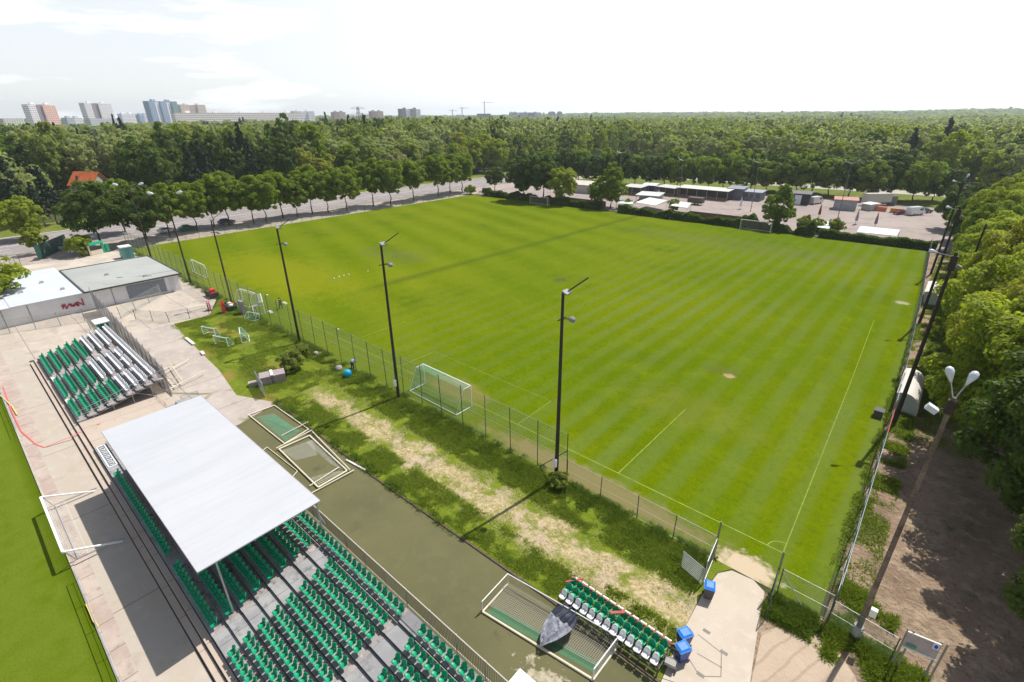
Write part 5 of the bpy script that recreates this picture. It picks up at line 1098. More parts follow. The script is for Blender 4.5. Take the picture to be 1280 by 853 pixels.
# street lamps with two heads
def street_lamp(px, py, h, label, two=True):
    c = at(px, py); r = thing('street_lamp', (*c, 0), label, 'street lamp', 'street lamps'); MB().tube((*c, 0), (*c, h), .11, 8, .06).build('pole', plain('lamp_post_grey', (.16, .16, .15), .7), r)
    for s in ((-1, 1) if two else (1,)):
        MB().tube((*c, h), (c[0] + s*1.3, c[1] + s*.9, h + .5), .04, 5).build('arm', m_galv, r)
        l = MB(); l.lathe((0, 0, 0), [(.05, 0), (.16, .2), (.18, .5), (.08, .65)], 8); l.xf(Matrix.Translation((c[0] + s*1.2, c[1] + s*.8, h + .5)) @ Matrix.Rotation(R_(35*s), 4, 'Y')); l.build('lamp', plain('dull_lamp', (.36, .37, .38), .5), r)
    return r
for (px, py, h, lb) in ((1046, 277, 15, 'twin-headed lamp post between the pink-roofed kiosk and the hedge'), (938, 265, 14, 'twin-headed lamp post between the grey kiosk and the far goal'), (848, 251, 13, 'twin-headed lamp post at the end of the longest stall'),
                        (773, 240, 14, 'twin-headed lamp post rising between the pointed trees and the stalls')): street_lamp(px, py, h, lb)
# ------------------------------------------------------------------ far housing blocks
def facade(c):
    nm = 'facade_%d_%d_%d' % tuple(int(v*99) for v in c)
    if nm in MATS: return MATS[nm]
    m, t, o = newmat(nm); s = N(t, 'ShaderNodeSeparateXYZ'); L(t, N(t, 'ShaderNodeUVMap').outputs[0], s.inputs[0]); g = []
    for k, (st, w) in enumerate(((3.3, .26), (2.9, .24))):
        f = math_n(t, 'ABSOLUTE', math_n(t, 'SUBTRACT', math_n(t, 'FRACT', math_n(t, 'MULTIPLY', s.outputs[k], 1 / st)), .5)); g.append(math_n(t, 'LESS_THAN', f, w))
    lv = math_n(t, 'LESS_THAN', s.outputs[1], 500.0)
    finish(t, o, mix_n(t, math_n(t, 'MULTIPLY', g[0], g[1]), c, (.17, .17, .20)), .8); MATS[nm] = m; return m
def far_block(px0, px1, ptop, depth, label, cols, pbase=158, floors=11, bays=6, dd=14, steps=0, turn=0.0, name='apartment_block', roofbits=2, group=None):
    """placed so far off in metres; width and height follow from the photo at that distance"""
    px0 += 6; px1 += 6.5; ptop += 1.5
    def ray(px, d):
        w = RW @ np.array([px - CX, -(145 - (px-640)*.0073 - CY), -FPX]); w = w / math.hypot(w[0], w[1]); return Vector((w[0]*d, w[1]*d))
    a, b = ray(px0, depth), ray(px1, depth); pm_ = (a + b) / 2
    dfw = -(RW.T @ np.array([pm_.x, pm_.y, -CAMH]))[2]; hor = 145 - ((px0+px1)/2 - 640) * .0073
    h = CAMH + (hor - ptop) * dfw / FPX / math.cos(R_(24.35)) * math.cos(R_(24.35)) ** 2 + 0
    while pix(pm_.x, pm_.y, h)[1] > ptop: h += .5
    zb = hill(pm_.x, pm_.y) - 3; L_ = (b - a).length; turn = turn or (R_(28) if L_ > 180 else R_(34)); ang = math.atan2(b.y - a.y, b.x - a.x) + turn; L_ = L_ / math.cos(turn) * (1.0 if L_ > 180 else .88); a = pm_ - Vector((math.cos(ang), math.sin(ang))) * L_ * .5
    r = thing(name, (a.x, a.y, 0), label, 'building', group); M = Matrix.Translation((a.x, a.y, 0)) @ Matrix.Rotation(ang, 4, 'Z')
    nb = len(cols); mats = [plain('far_%d_%d_%d' % tuple(int(v*99) for v in c), c, .9, 0, .06, .05) for c in cols]
    for i in range(nb):
        x0, x1 = L_*i/nb, L_*(i+1)/nb; off = (i % 2) * 2.2 if steps else 0; hh = h - (steps * (i % 2))
        Q = lambda x, y, z: M @ Vector((x, y, z))
        quads('wall', [(Q(x0, off, zb), Q(x1, off, zb), Q(x1, off, hh), Q(x0, off, hh)), (Q(x1, off, zb), Q(x1, dd, zb), Q(x1, dd, hh), Q(x1, off, hh)), (Q(x1, dd, zb), Q(x0, dd, zb), Q(x0, dd, hh), Q(x1, dd, hh)), (Q(x0, dd, zb), Q(x0, off, zb), Q(x0, off, hh), Q(x0, dd, hh)), (Q(x0, off, hh), Q(x1, off, hh), Q(x1, dd, hh), Q(x0, dd, hh))], facade(cols[i]), r)
    rb = MB()
    for i in range(roofbits): x = L_*(i + .5)/roofbits; rb.box(x - 3, x + 3, dd*.3, dd*.7, h, h + 2.8)
    if roofbits: rb.xf(M).build('roof_structures', mats[0], r)
    return r
PW, PO, PL, PB = (.86, .82, .84), (.85, .54, .44), (.80, .80, .88), (.34, .45, .60)
far_block(33, 72, 130, 1150, 'tall block with a pale end and an orange front, farthest along the skyline', [PW, (.30, .25, .28), PO, PO], bays=2, steps=1)
far_block(103, 141, 128, 1250, 'tall whitish block above a broad pale roof on the skyline', [PW, (.32, .28, .32), PW, PW], bays=2, steps=1)
far_block(183, 222, 126, 1050, 'tall block with blue and white vertical bands', [PB, PL, PB, PL, (.22, .38, .40)], bays=2, steps=1)
far_block(221, 256, 130, 1500, 'beige tower block standing behind the long white slab', [(.72, .60, .52), (.55, .44, .38), (.72, .60, .52)], bays=2, steps=1)
far_block(218, 372, 140, 1000, 'very long low pinkish white slab block on the skyline', [(.90, .82, .80)] * 6, bays=7, floors=9, roofbits=5)
far_block(362, 389, 138, 1150, 'lilac and white block at the end of the long slab', [PL, PW, PL], bays=2, steps=1)
far_block(411, 427, 139, 1500, 'small pinkish block left of the pylon on the skyline'.replace('left of', 'before'), [(.42, .30, .28), (.52, .42, .38)], bays=2)
far_block(458, 474, 138, 1600, 'small pinkish tower just past the pylon on the skyline', [(.42, .30, .28), (.52, .42, .38)], bays=2)
far_block(494, 522, 135, 1500, 'white and dark block standing alone above the woods', [(.20, .20, .22), PW, (.30, .30, .32), PW], bays=2, steps=1)
far_block(-4, 25, 147, 1100, 'low pale building with a blue roof line at the end of the skyline', [(.60, .58, .52)], bays=8, floors=3, roofbits=0)
far_block(76, 98, 146, 1300, 'low mint-white building between the orange block and the whitish block', [(.50, .55, .55), PL], bays=2, floors=5)
far_block(104, 143, 147, 1150, 'broad low pale hall below the whitish tall block', [(.58, .60, .66)], bays=6, floors=2, roofbits=0)
far_block(146, 165, 141, 1500, 'small lilac grey block before the blue-banded one', [PL, PW], bays=2, floors=8)
far_block(168, 181, 142, 1600, 'small bluish block almost touching the blue-banded one', [PB, PL], bays=2, floors=8)
far_block(592, 608, 141, 1900, 'dark unfinished block under the tall crane', [(.14, .15, .17)], bays=6, floors=4, roofbits=0)
far_block(632, 641, 139.5, 2200, 'small grey-green tower near the long modern building', [(.30, .34, .34)], bays=3)
far_block(644, 672, 139.5, 2000, 'modern grey building with a bright end on the far skyline', [(.36, .37, .40), (.20, .21, .23), (.50, .50, .52)], bays=3, floors=6)
far_block(681, 688, 139, 2400, 'dark twin tower on the far skyline, the wider one', [(.20, .22, .26)], bays=3)
far_block(692, 696.5, 139, 2400, 'dark twin tower on the far skyline, the narrower one', [(.20, .22, .26)], bays=2)
far_block(850, 859, 140, 2500, 'lone pale grey tower far beyond the woods', [(.42, .43, .46)], bays=3)
def lattice(px, py, top, w, label, name, arms=(), crane=False, r=.09, depth=None):
    if depth:
        wv = RW @ np.array([px - CX, -(150 - CY), -FPX]); wv = wv / math.hypot(wv[0], wv[1]); x, y = wv[0]*depth, wv[1]*depth
    else: x, y = at(px, py)
    root = thing(name, (x, y, 0), label, 'pylon' if not crane else 'crane'); h = top; mb = MB(); n = max(5, int(h / (3.0 if not crane else 5)))
    for k in range(n):
        z0, z1 = h*k/n, h*(k+1)/n; w0 = w*(1 - .82*(k/n)) if not crane else w; w1 = w*(1 - .82*((k+1)/n)) if not crane else w; p = [(-1,-1),(1,-1),(1,1),(-1,1)]
        for i in range(4):
            a, b = p[i], p[(i+1) % 4]; mb.tube((x + a[0]*w0/2, y + a[1]*w0/2, z0), (x + a[0]*w1/2, y + a[1]*w1/2, z1), r, 4)
            mb.tube((x + a[0]*w0/2, y + a[1]*w0/2, z0), (x + b[0]*w1/2, y + b[1]*w1/2, z1), r*.6, 3, cap=False); mb.tube((x + b[0]*w0/2, y + b[1]*w0/2, z0), (x + a[0]*w1/2, y + a[1]*w1/2, z1), r*.6, 3, cap=False)
    mb.build('tower', plain('pylon_grey', (.13, .14, .14), .7) if not crane else plain('crane_paint', (.30, .28, .26), .6), root); a = MB(); d = Vector((RW[0][0], RW[1][0], 0)).normalized()
    for (z, l0, l1) in arms:
        c = Vector((x, y, z)); a.tube(c - d*l0, c + d*l1, r * 1.1, 4); a.tube(c - d*l0, c + Vector((0, 0, 1.6)), r*.7, 4); a.tube(c + d*l1, c + Vector((0, 0, 1.6)), r*.7, 4)
    a.build('arms', plain('pylon_grey', (.13, .14, .14), .7) if not crane else MATS['crane_paint'], root); return root
def z_for(x, y, py):
    z = 0
    while pix(x, y, z)[1] > py and z < 300: z += .5
    return z
p = at(143, 241); lattice(143, 241, z_for(*p, 163), 4.2, 'tall dark lattice pylon between the orange-roofed house and the road', 'pylon', arms=((z_for(*p, 163) - 1.5, 2.5, 2.5), (z_for(*p, 163) - 5, 3.5, 3.5)), r=.11)
wv = RW @ np.array([449 - CX, -(150 - CY), -FPX]); wv = wv / math.hypot(wv[0], wv[1]); zt_ = z_for(wv[0]*480, wv[1]*480, 134)
lattice(449, 0, zt_, 7, 'grey lattice pylon with three pairs of arms in front of the skyline', 'pylon', arms=((zt_ - 1, 6, 6), (zt_ - 6, 11, 11), (zt_ - 11, 7, 7)), r=.13, depth=480)
for (px, py, lb, l1) in ((606, 127, 'tallest tower crane on the horizon', 34), (578, 134, 'middling tower crane beside the tallest one', 22), (566, 137, 'smallest tower crane on the horizon', 18)):
    wv = RW @ np.array([px - CX, -(150 - CY), -FPX]); wv = wv / math.hypot(wv[0], wv[1]); z = z_for(wv[0]*1900, wv[1]*1900, py); lattice(px, 0, z, 2.2, lb, 'tower_crane', arms=((z - 4, 12, l1),), crane=True, r=.35, depth=1900)
# ================================================================== TREES AND PLANTS
def leaf_mat(name, c1, c2, c3, trans=.25):
    c1, c2, c3 = [(c[0]*1.10, c[1]*1.16, c[2]*1.05) for c in (c1, c2, c3)]; trans = min(.55, trans * 1.4)
    """leaf colours from one species; hue shifts a little per tree and per clump"""
    m, t, o = newmat(name); a = N(t, 'ShaderNodeAttribute', attribute_name='tint'); oi = N(t, 'ShaderNodeObjectInfo')
    c = mix_n(t, ramp_n(t, a.outputs['Fac'], .1, .9), c1, c2)
    c = mix_n(t, math_n(t, 'MULTIPLY', oi.outputs['Random'], .6), c, c3)
    d = N(t, 'ShaderNodeBsdfPrincipled'); d.inputs['Roughness'].default_value = .62; d.inputs['Specular IOR Level'].default_value = .25; L(t, c, d.inputs['Base Color'])
    tr = N(t, 'ShaderNodeBsdfTranslucent'); L(t, mix_n(t, .5, c, (min(.8, c2[0]*1.3), min(.8, c2[1]*1.45), c2[2]*.6)), tr.inputs[0])
    mx = N(t, 'ShaderNodeMixShader'); mx.inputs[0].default_value = trans; L(t, d.outputs[0], mx.inputs[1]); L(t, tr.outputs[0], mx.inputs[2]); L(t, mx.outputs[0], o.inputs[0]); MATS[name] = m; return m
LM = {
 'maple': leaf_mat('maple_leaves', (.080, .125, .010), (.215, .27, .018), (.175, .215, .018), .40),
 'dark': leaf_mat('dark_leaves', (.035, .062, .008), (.095, .14, .016), (.07, .11, .012), .30),
 'wood': leaf_mat('woodland_leaves', (.115, .140, .028), (.275, .300, .062), (.205, .235, .058), .40),
 'willow': leaf_mat('willow_leaves', (.19, .21, .085), (.35, .36, .16), (.28, .295, .125), .40),
 'lime': leaf_mat('lime_green_leaves', (.140, .175, .012), (.31, .335, .028), (.25, .28, .022), .40),
 'gold': leaf_mat('yellowish_leaves', (.15, .165, .014), (.34, .325, .040), (.27, .27, .03), .38),
 'cream': leaf_mat('flowering_crown', (.14, .14, .05), (.33, .31, .13), (.2, .2, .08)),
 'pine': leaf_mat('conifer_needles', (.010, .025, .010), (.028, .052, .018), (.02, .04, .014), .05),
}
m_bark = plain('bark', (.075, .055, .040), .95, 0, .35, 3.0)
def crown_arrays(rng, Rr, z0, z1, nl, nq, q, shape='round', fill=.55):
    cz, hz_ = (z0 + z1) / 2, (z1 - z0) / 2
    d = rng.normal(size=(nl, 3)); d /= np.linalg.norm(d, axis=1)[:, None]
    rad = rng.uniform(.30, .97, nl) ** .8
    C = d * rad[:, None] * np.array([Rr, Rr, hz_]) + np.array([0, 0, cz])
    lr = rng.uniform(.11, .30, nl) * Rr * (1.15 - .45 * rad)
    if shape == 'cone':
        tz = np.clip((C[:, 2] - z0) / (z1 - z0), 0, 1); C[:, :2] *= (1.25 * (1 - tz) + .08)[:, None]; lr *= (1.1 - .7 * tz)
    if shape == 'pear':
        tz = np.clip((C[:, 2] - z0) / (z1 - z0), 0, 1); C[:, :2] *= (1.15 - .75 * tz ** 1.5)[:, None]; lr *= (1.05 - .35 * tz)
    lt = rng.uniform(0, 1, nl)
    w = lr ** 2; li = rng.choice(nl, nq, p=w / w.sum())
    n = rng.normal(size=(nq, 3)); n /= np.linalg.norm(n, axis=1)[:, None]
    out = C[li] - np.array([0, 0, cz - .25 * hz_]); out /= (np.linalg.norm(out, axis=1)[:, None] + 1e-6)
    n = n + out * .55 + np.array([0, 0, .25]); n /= np.linalg.norm(n, axis=1)[:, None]
    P_ = C[li] + n * lr[li][:, None] * rng.uniform(.62, 1.08, nq)[:, None] * np.array([1, 1, .8])
    P_[:, 2] = np.maximum(P_[:, 2], z0 * .6 + .2)
    nn = n + rng.normal(size=(nq, 3)) * .45 + np.array([0, 0, .3]); nn /= np.linalg.norm(nn, axis=1)[:, None]
    u = np.cross(nn, rng.normal(size=(nq, 3))); u /= (np.linalg.norm(u, axis=1)[:, None] + 1e-9); v = np.cross(nn, u)
    s = (q * rng.uniform(.55, 1.35, nq))[:, None]
    V = np.stack([P_ - u*s*.62, P_ - v*s*.42 + nn*s*.1, P_ + u*s*.62, P_ + v*s*.42 + nn*s*.1], 1)
    tint = np.clip(.55 * lt[li] + .45 * rng.uniform(0, 1, nq), 0, 1)
    return V.astype(np.float32), tint.astype(np.float32)
def quad_mesh(name, V, tint, mat):
    nq = len(V); me = bpy.data.meshes.new(name); me.vertices.add(nq*4); me.vertices.foreach_set('co', V.reshape(-1))
    me.loops.add(nq*4); me.loops.foreach_set('vertex_index', np.arange(nq*4, dtype=np.int32))
    me.polygons.add(nq); me.polygons.foreach_set('loop_start', np.arange(0, nq*4, 4, dtype=np.int32)); me.polygons.foreach_set('loop_total', np.full(nq, 4, dtype=np.int32))
    me.update(); me.validate() if False else None
    at_ = me.attributes.new('tint', 'FLOAT', 'FACE'); at_.data.foreach_set('value', tint); me.materials.append(mat); return me
def trunk_mb(h, r, Rr, rng, crooked=.25, limbs=4):
    mb = MB(); pts = [(0, 0, -.1)]; n = 4
    for i in range(1, n + 1): pts.append((rng.normal()*crooked*i/n, rng.normal()*crooked*i/n, h*i/n))
    for i in range(n): mb.tube(pts[i], pts[i+1], r*(1 - .15*i), 7, r*(1 - .15*(i+1)), cap=(i == 0))
    for k in range(limbs):
        a = 2*math.pi*k/limbs + rng.uniform(-.4, .4); e = (pts[-1][0] + math.cos(a)*Rr*.6, pts[-1][1] + math.sin(a)*Rr*.6, h + Rr*rng.uniform(.4, .9))
        mb.tube(pts[-1], e, r*.42, 5, r*.12, cap=False)
    return mb
def tree_proto(kind, seed, Rr, h, trunk_h, tr, nl, nq, q, shape='round', name='tree'):
    rng = np.random.default_rng(seed)
    V, tint = crown_arrays(rng, Rr, trunk_h * .92, h, nl, nq, q, shape)
    cm = quad_mesh('crown', V, tint, LM[kind]); tm = trunk_mb(trunk_h * 1.12, tr, Rr, rng).mesh('trunk'); tm.materials.append(m_bark)
    return (name, cm, tm)
def plant(proto, x, y, label, cat='tree', group=None, s=1.0, sz=None, rz=0.0, z=0.0, name=None):
    nm, cm, tm = proto; r = thing(name or nm, (x, y, z), label, cat, group, rz); r.scale = (s, s, sz or s)
    for n_, me in (('crown', cm), ('trunk', tm)):
        o = bpy.data.objects.new(n_, me); COL.objects.link(o); o.parent = r
    return r
rnd = random.Random(11)
# roadside maples
MAP = [tree_proto('maple', 20 + i, 4.6, 12.0, 3.3, .20, 120, 10500, .42, 'round', 'maple_tree') for i in range(4)]
MAPD = [tree_proto('dark', 30 + i, 5.2, 12.0, 3.0, .26, 120, 11500, .44, 'round', 'maple_tree') for i in range(2)]
street = [(129, 310, 3, 1.12), (157, 291, 0, 1.05), (185, 303, 4, 1.0), (213, 297, 1, 1.0), (247, 289, 2, .95), (268, 284, 3, .9), (287, 282, 0, 1.1), (318, 281, 1, 1.0), (334, 279, 2, 1.0), (354, 273, 3, 1.05), (372, 272, 0, .85), (391, 268, 1, 1.1),
          (411, 266, 2, .95), (434, 264, 0, 1.05), (467, 258, 1, 1.15), (489, 257, 2, 1.1), (517, 251, 3, 1.1), (548, 246, 0, 1.15), (563, 243, 1, 1.1), (578, 240, 2, 1.1)]
for i, (px, py, k, s) in enumerate(street):
    c = at(px, py); pr = MAPD[k % 2] if (i in (0, 2)) else MAP[k % 4]
    plant(pr, c[0], c[1], ORD[i] + ' maple of the roadside row, counting from the green arch end', group='maples along the road', s=s*1.08, sz=s*1.10, rz=i*1.7)
SP = lambda kind, seed, Rr, h, th, nq, q, shape='round', name='tree': tree_proto(kind, seed, Rr, h, th, .22, 150 if nq > 8000 else 80, nq, q, shape, name)
# trees placed one by one
big = SP('lime', 60, 4.6, 9.5, 2.0, 12000, .34, 'round', 'leafy_tree'); bush = SP('lime', 61, 2.6, 4.6, .5, 6000, .28, 'round', 'bush'); bushd = SP('wood', 62, 1.6, 2.2, .2, 3500, .2, 'round', 'bush')
c = at(-4, 392); plant(big, c[0] - 1, c[1] - 1.0, 'broad fresh green tree leaning over the pale end of the clubhouse roof', s=1.25, sz=1.0)
c = at(103, 320); plant(bush, *c, 'tall yellow-green bush beside the green arch', 'bush', s=1.05)
c = at(48, 318); plant(SP('lime', 63, 2.6, 6.5, 1.5, 5000, .32, 'pear', 'young_tree'), *c, 'young bright green tree at the start of the dark green hoarding', s=1.0)
c = at(377, 446); plant(bushd, *c, 'leafy bush around the foot of the third dark mast', 'bush', s=.75)
c = at(365, 462); plant(bushd, *c, 'low light green bush beside the concrete box', 'bush', s=1.0, rz=2)
c = at(700, 606); plant(bushd, c[0], c[1] - .2, 'dark bush around the foot of the mast nearest the gate', 'bush', s=.55, rz=1)
# hedge side
two = [SP('maple', 70, 4.6, 13.0, 1.6, 15000, .36, 'pear', 'pear_shaped_tree'), SP('maple', 71, 3.6, 9.2, 1.4, 10000, .36, 'pear', 'pear_shaped_tree')]
c = at(763, 260); plant(two[0], *c, 'taller of the two pointed trees behind the hedge', s=1.08)
c = at(741, 262); plant(two[1], c[0], c[1] + 3, 'shorter of the two pointed trees behind the hedge', s=1.1)
c = at(967, 288); plant(SP('maple', 72, 4.2, 11.5, .7, 13000, .36, 'pear', 'round_tree'), c[0], c[1] + 1.8, 'round tree standing alone behind the far goal on the market side', s=1.0)
for i, (px, py, s, k, lb) in enumerate([(648, 252, 1.25, 0, 'big spreading tree above the shaded far goal, nearest the road'), (672, 253, 1.3, 1, 'big spreading tree directly behind the shaded far goal'), (696, 257, 1.15, 0, 'big spreading tree with a yellowish top, last of the group by the far goal'),
                             (612, 240, .75, 1, 'small round tree in the far corner by the white wall')]):
    c = at(px, py); plant((MAPD[k] if i != 2 else SP('lime', 75, 4.6, 10.5, 2.4, 9000, .42, 'round', 'spreading_tree')), c[0], c[1] + 3, lb, s=s * 1.0, rz=i * 2.1, name='spreading_tree')
c = at(588, 243); plant(bushd, *c, 'rounded dark bush at the far corner of the pitch', 'bush', s=1.5)
# hedges
def hedge(name, a, b, w, h, nq, q, kind, label, bumps=.5, z0=0):
    rng = np.random.default_rng(len(label)); d = Vector((b[0]-a[0], b[1]-a[1])); Ln = d.length; d.normalize(); n = Vector((-d.y, d.x))
    s = rng.uniform(0, 1, nq); t_ = rng.uniform(-1, 1, nq); face = rng.uniform(0, 1, nq)
    prof = 1 + bumps * .35 * (np.sin(s*Ln*.9) + np.sin(s*Ln*.37 + 1) + .6*np.sin(s*Ln*2.3 + 2))
    hh = h * prof; z = np.where(face < .45, hh * rng.uniform(.85, 1.08, nq), hh * rng.uniform(.03, 1, nq)); t_ = np.where(face < .45, t_, np.sign(t_) * rng.uniform(.8, 1.05, nq))
    P_ = np.stack([a[0] + d.x*s*Ln + n.x*t_*w/2, a[1] + d.y*s*Ln + n.y*t_*w/2, z + z0], 1)
    nn = rng.normal(size=(nq, 3)) + np.array([n.x, n.y, 0]) * np.sign(t_)[:, None] * .6 + np.array([0, 0, .4]); nn /= np.linalg.norm(nn, axis=1)[:, None]
    u = np.cross(nn, rng.normal(size=(nq, 3))); u /= np.linalg.norm(u, axis=1)[:, None]; v = np.cross(nn, u); sq = (q*rng.uniform(.6, 1.4, nq))[:, None]
    V = np.stack([P_ - u*sq*.6, P_ - v*sq*.42, P_ + u*sq*.6, P_ + v*sq*.42], 1).astype(np.float32)
    me = quad_mesh(name, V, np.clip(.5 + .5*np.sin(s*Ln*.6)*.6 + rng.normal(size=nq)*.2, 0, 1).astype(np.float32), LM[kind]); o = bpy.data.objects.new(name, me); COL.objects.link(o); return tag(o, label, 'hedge')
hedge('hedge', (-134, 137.2), (-84, 137.6), 1.6, 1.9, 15000, .45, 'dark', 'dark hedge running from the far corner to the pointed trees')
hedge('hedge', (-77, 137.4), (-41, 137.6), 1.8, 1.7, 12000, .45, 'dark', 'dark hedge behind the pitch between the pointed trees and the far goal')
hedge('hedge', (-41, 137.9), (-24, 138), 1.8, 1.9, 8000, .42, 'dark', 'bushy hedge behind and beside the far goal', 1.0)
hedge('hedge', (-23, 138.2), (-1, 139), 1.6, 1.5, 9000, .42, 'dark', 'low trimmed hedge between the long white tent and the pitch corner', .3)
for i, (px, py, s) in enumerate(((783, 262, .95), (840, 265, 1.1), (1003, 292, 1.25), (1043, 293, 1.1), (1020, 291, 1.0))):
    c = at(px, py); plant(bushd, c[0], c[1] + .6, ['dark bush beside the pale wire cage goal', 'upright bush in front of the small white tent', 'tall ragged bush between the round tree and the white tent', 'ragged bush covering the white tent end', 'leafy bush in front of the closed red parasol'][i], 'bush', s=s*1.15, sz=s*1.5, rz=i)
fence('garden_wall', [(-98.5, 139.2), (-83, 139.4)], 2.4, 3.0, 'brownish board wall showing above the hedge by the pointed trees', mesh_mat('brown_boards', (.16, .09, .06), .04, .04), m_post, .06, cat='wall')
fence('garden_wall', [(-56, 139.6), (-42, 139.8)], 2.4, 2.6, 'reddish board wall above the hedge close to the far goal', mesh_mat('red_boards', (.15, .07, .055), .04, .04), m_post, .06, cat='wall')
# row behind the market
BK = [tree_proto('dark' if i % 2 else 'maple', 40 + i, 6.8, 14.4, 2.2, .28, 130, 11000, .52, 'round', 'park_tree') for i in range(4)]
bx_ = [688, 706, 722, 741, 758, 776, 793, 812, 830, 846, 866, 884, 903, 921, 938, 957, 975, 995, 1014, 1035, 1060, 1085, 1110, 1140, 1165]
for i, px in enumerate(bx_):
    py = 226 + (px - 690) * .048 + (2 if i % 2 else 0)
    if px > 1040: py += 3
    c = at(px, py); s = rnd.uniform(.88, 1.08); plant(BK[(i * 3 + (px > 820)) % 4], c[0], c[1], ORD[i] + ' tree of the tall row behind the market lot, counting from the road', group='row of tall trees behind the market', s=s * (1.12 if px in (1110, 1140, 1060) else 1), rz=i*1.3)
# big crowns along the dirt track
RT = [tree_proto('lime', 80, 6.5, 13, 2.2, .32, 260, 85000, .25, 'round', 'track_tree'), tree_proto('maple', 81, 6.3, 12.5, 2.2, .32, 260, 85000, .25, 'round', 'track_tree'), tree_proto('gold', 82, 6.5, 12.5, 2.4, .32, 260, 85000, .25, 'round', 'track_tree'), tree_proto('dark', 83, 6.5, 12.5, 2.0, .32, 260, 85000, .24, 'round', 'track_tree')]
track = [(15.6, 32.0, 3, .95), (13.2, 43.0, 3, 1.0), (11.2, 51.5, 0, .95), (12.0, 61, 2, 1.0), (10.5, 70, 0, .95), (11.2, 79, 2, .95), (10.6, 89, 0, .95), (8.8, 99, 1, .85), (9.2, 109, 0, .9), (8.0, 119, 1, .85), (8.8, 130, 0, .9), (6.5, 142, 3, .78), (6.0, 152, 1, .8),
         (23, 38, 3, 1.05), (24, 50, 1, 1.05), (23, 63, 0, 1.0), (23, 77, 2, 1.0), (22, 91, 2, 1.0), (21, 105, 0, 1.0), (20, 119, 1, 1.0), (19, 134, 0, 1.0), (17, 149, 1, 1.0), (34, 70, 1, 1.05), (34, 92, 0, 1.05), (32, 112, 1, 1.0), (30, 132, 3, 1.0), (28, 152, 0, .9), (10, 165, 0, .85), (2, 168, 3, .85), (21, 168, 1, .95)]
for i, (x, y, k, s) in enumerate(track):
    if i < 22: x -= 2.0 if i < 13 else 1.5
    if i < 6: s *= 1.08
    if i < 13: lb = ORD[i] + ' tree of the line right beside the dirt track, counting from the signboard'
    elif i < 22: lb = ORD[i - 13] + ' tree of the second line behind the dirt track, counting from the signboard'
    else: lb = ORD[i - 22] + ' tree of the grove beyond the two lines along the dirt track'
    plant(RT[k], x, y, lb, group='trees along the dirt track', s=s * rnd.uniform(.9, 1.12), sz=s * rnd.uniform(.98, 1.3), rz=i * 1.9)
# woods: the nearest trees one by one, the rest as one mass
kinds = ['wood', 'wood', 'maple', 'willow', 'dark', 'lime', 'pine', 'wood', 'gold']
WP = {}
for i, kd in enumerate(['wood', 'maple', 'willow', 'dark', 'lime', 'pine', 'gold', 'wood2']):
    k2 = 'wood' if kd == 'wood2' else kd; WP[kd] = tree_proto(k2, 100 + i, 5.2 if kd != 'pine' else 3.2, 15.5 if kd != 'pine' else 17, 3.0, .25, 110, 5600, .60, 'cone' if kd == 'pine' else 'round', {'willow': 'willow_tree', 'pine': 'conifer', 'lime': 'lime_green_tree', 'gold': 'yellowish_tree', 'dark': 'dark_tree'}.get(kd, 'woodland_tree'))
LBL = {'wood': 'mid green broadleaf tree in the closed wood beyond the road', 'wood2': 'mid green broadleaf tree in the closed wood beyond the road', 'maple': 'fresh green broadleaf tree in the closed wood beyond the road', 'willow': 'silvery grey-green tree in the wood beyond the road',
       'dark': 'dark green crown among the lighter woodland trees', 'lime': 'bright lime-green crown among the woodland trees', 'pine': 'narrow dark conifer rising from the wood', 'gold': 'yellowish-green crown among the woodland trees'}
def open_land(x, y):
    """true where trees of the wood may stand"""
    if x > road_c(y) - 19 and x < 60 and y < 256: return False
    if x <= road_c(y) - 19 and math.hypot(x + 226, y - 36) < 13: return False
    if 183 < -x < 232 and 24 < y < 44 - (-x - 183) * .1: return False       # lawn in front of the house
    if abs(x - road_c(y)) < 22 and y < 520: return False
    if x > 40 and y < 256 and math.hypot(x - 40, y - 100) > 200: return False
    return True
cand = []; r_ = 185.0; rg = random.Random(5)
while r_ < 4300:
    sp = 9.0 + max(0, r_ - 500) * .0105; n = int(2 * math.pi * r_ / sp)
    for i in range(n):
        a = 2*math.pi*i/n + rg.uniform(-.4, .4) * sp / r_; rr2 = r_ + rg.uniform(-.45, .45) * sp; x, y = rr2*math.cos(a), rr2*math.sin(a)
        if not seen(x, y, 12, 45) or not open_land(x, y): continue
        if x > 0 and y < 200 and x < 60: continue
        cand.append((rr2, x, y, sp))
    r_ += sp * (.95 if r_ < 900 else 1.15)
cand.sort()
def pick(x, y, g):
    if x > -150 and g.random() < .55: return g.choice(['willow', 'wood', 'wood2', 'lime', 'willow'])
    n = mnoise.noise(Vector((x*.012, y*.012, 3.1))); m = mnoise.noise(Vector((x*.03, y*.03, 9.7)))
    if n > .22: return 'willow' if g.random() < .8 else 'wood'
    if n < -.34: return 'dark' if m > -.2 else 'pine'
    if m > .33: return 'lime' if g.random() < .7 else 'gold'
    return g.choice(['wood', 'wood2', 'maple', 'wood', 'willow', 'dark', 'wood2', 'lime' if m > 0 else 'maple'])
near = cand[:235]; far = cand[235:]
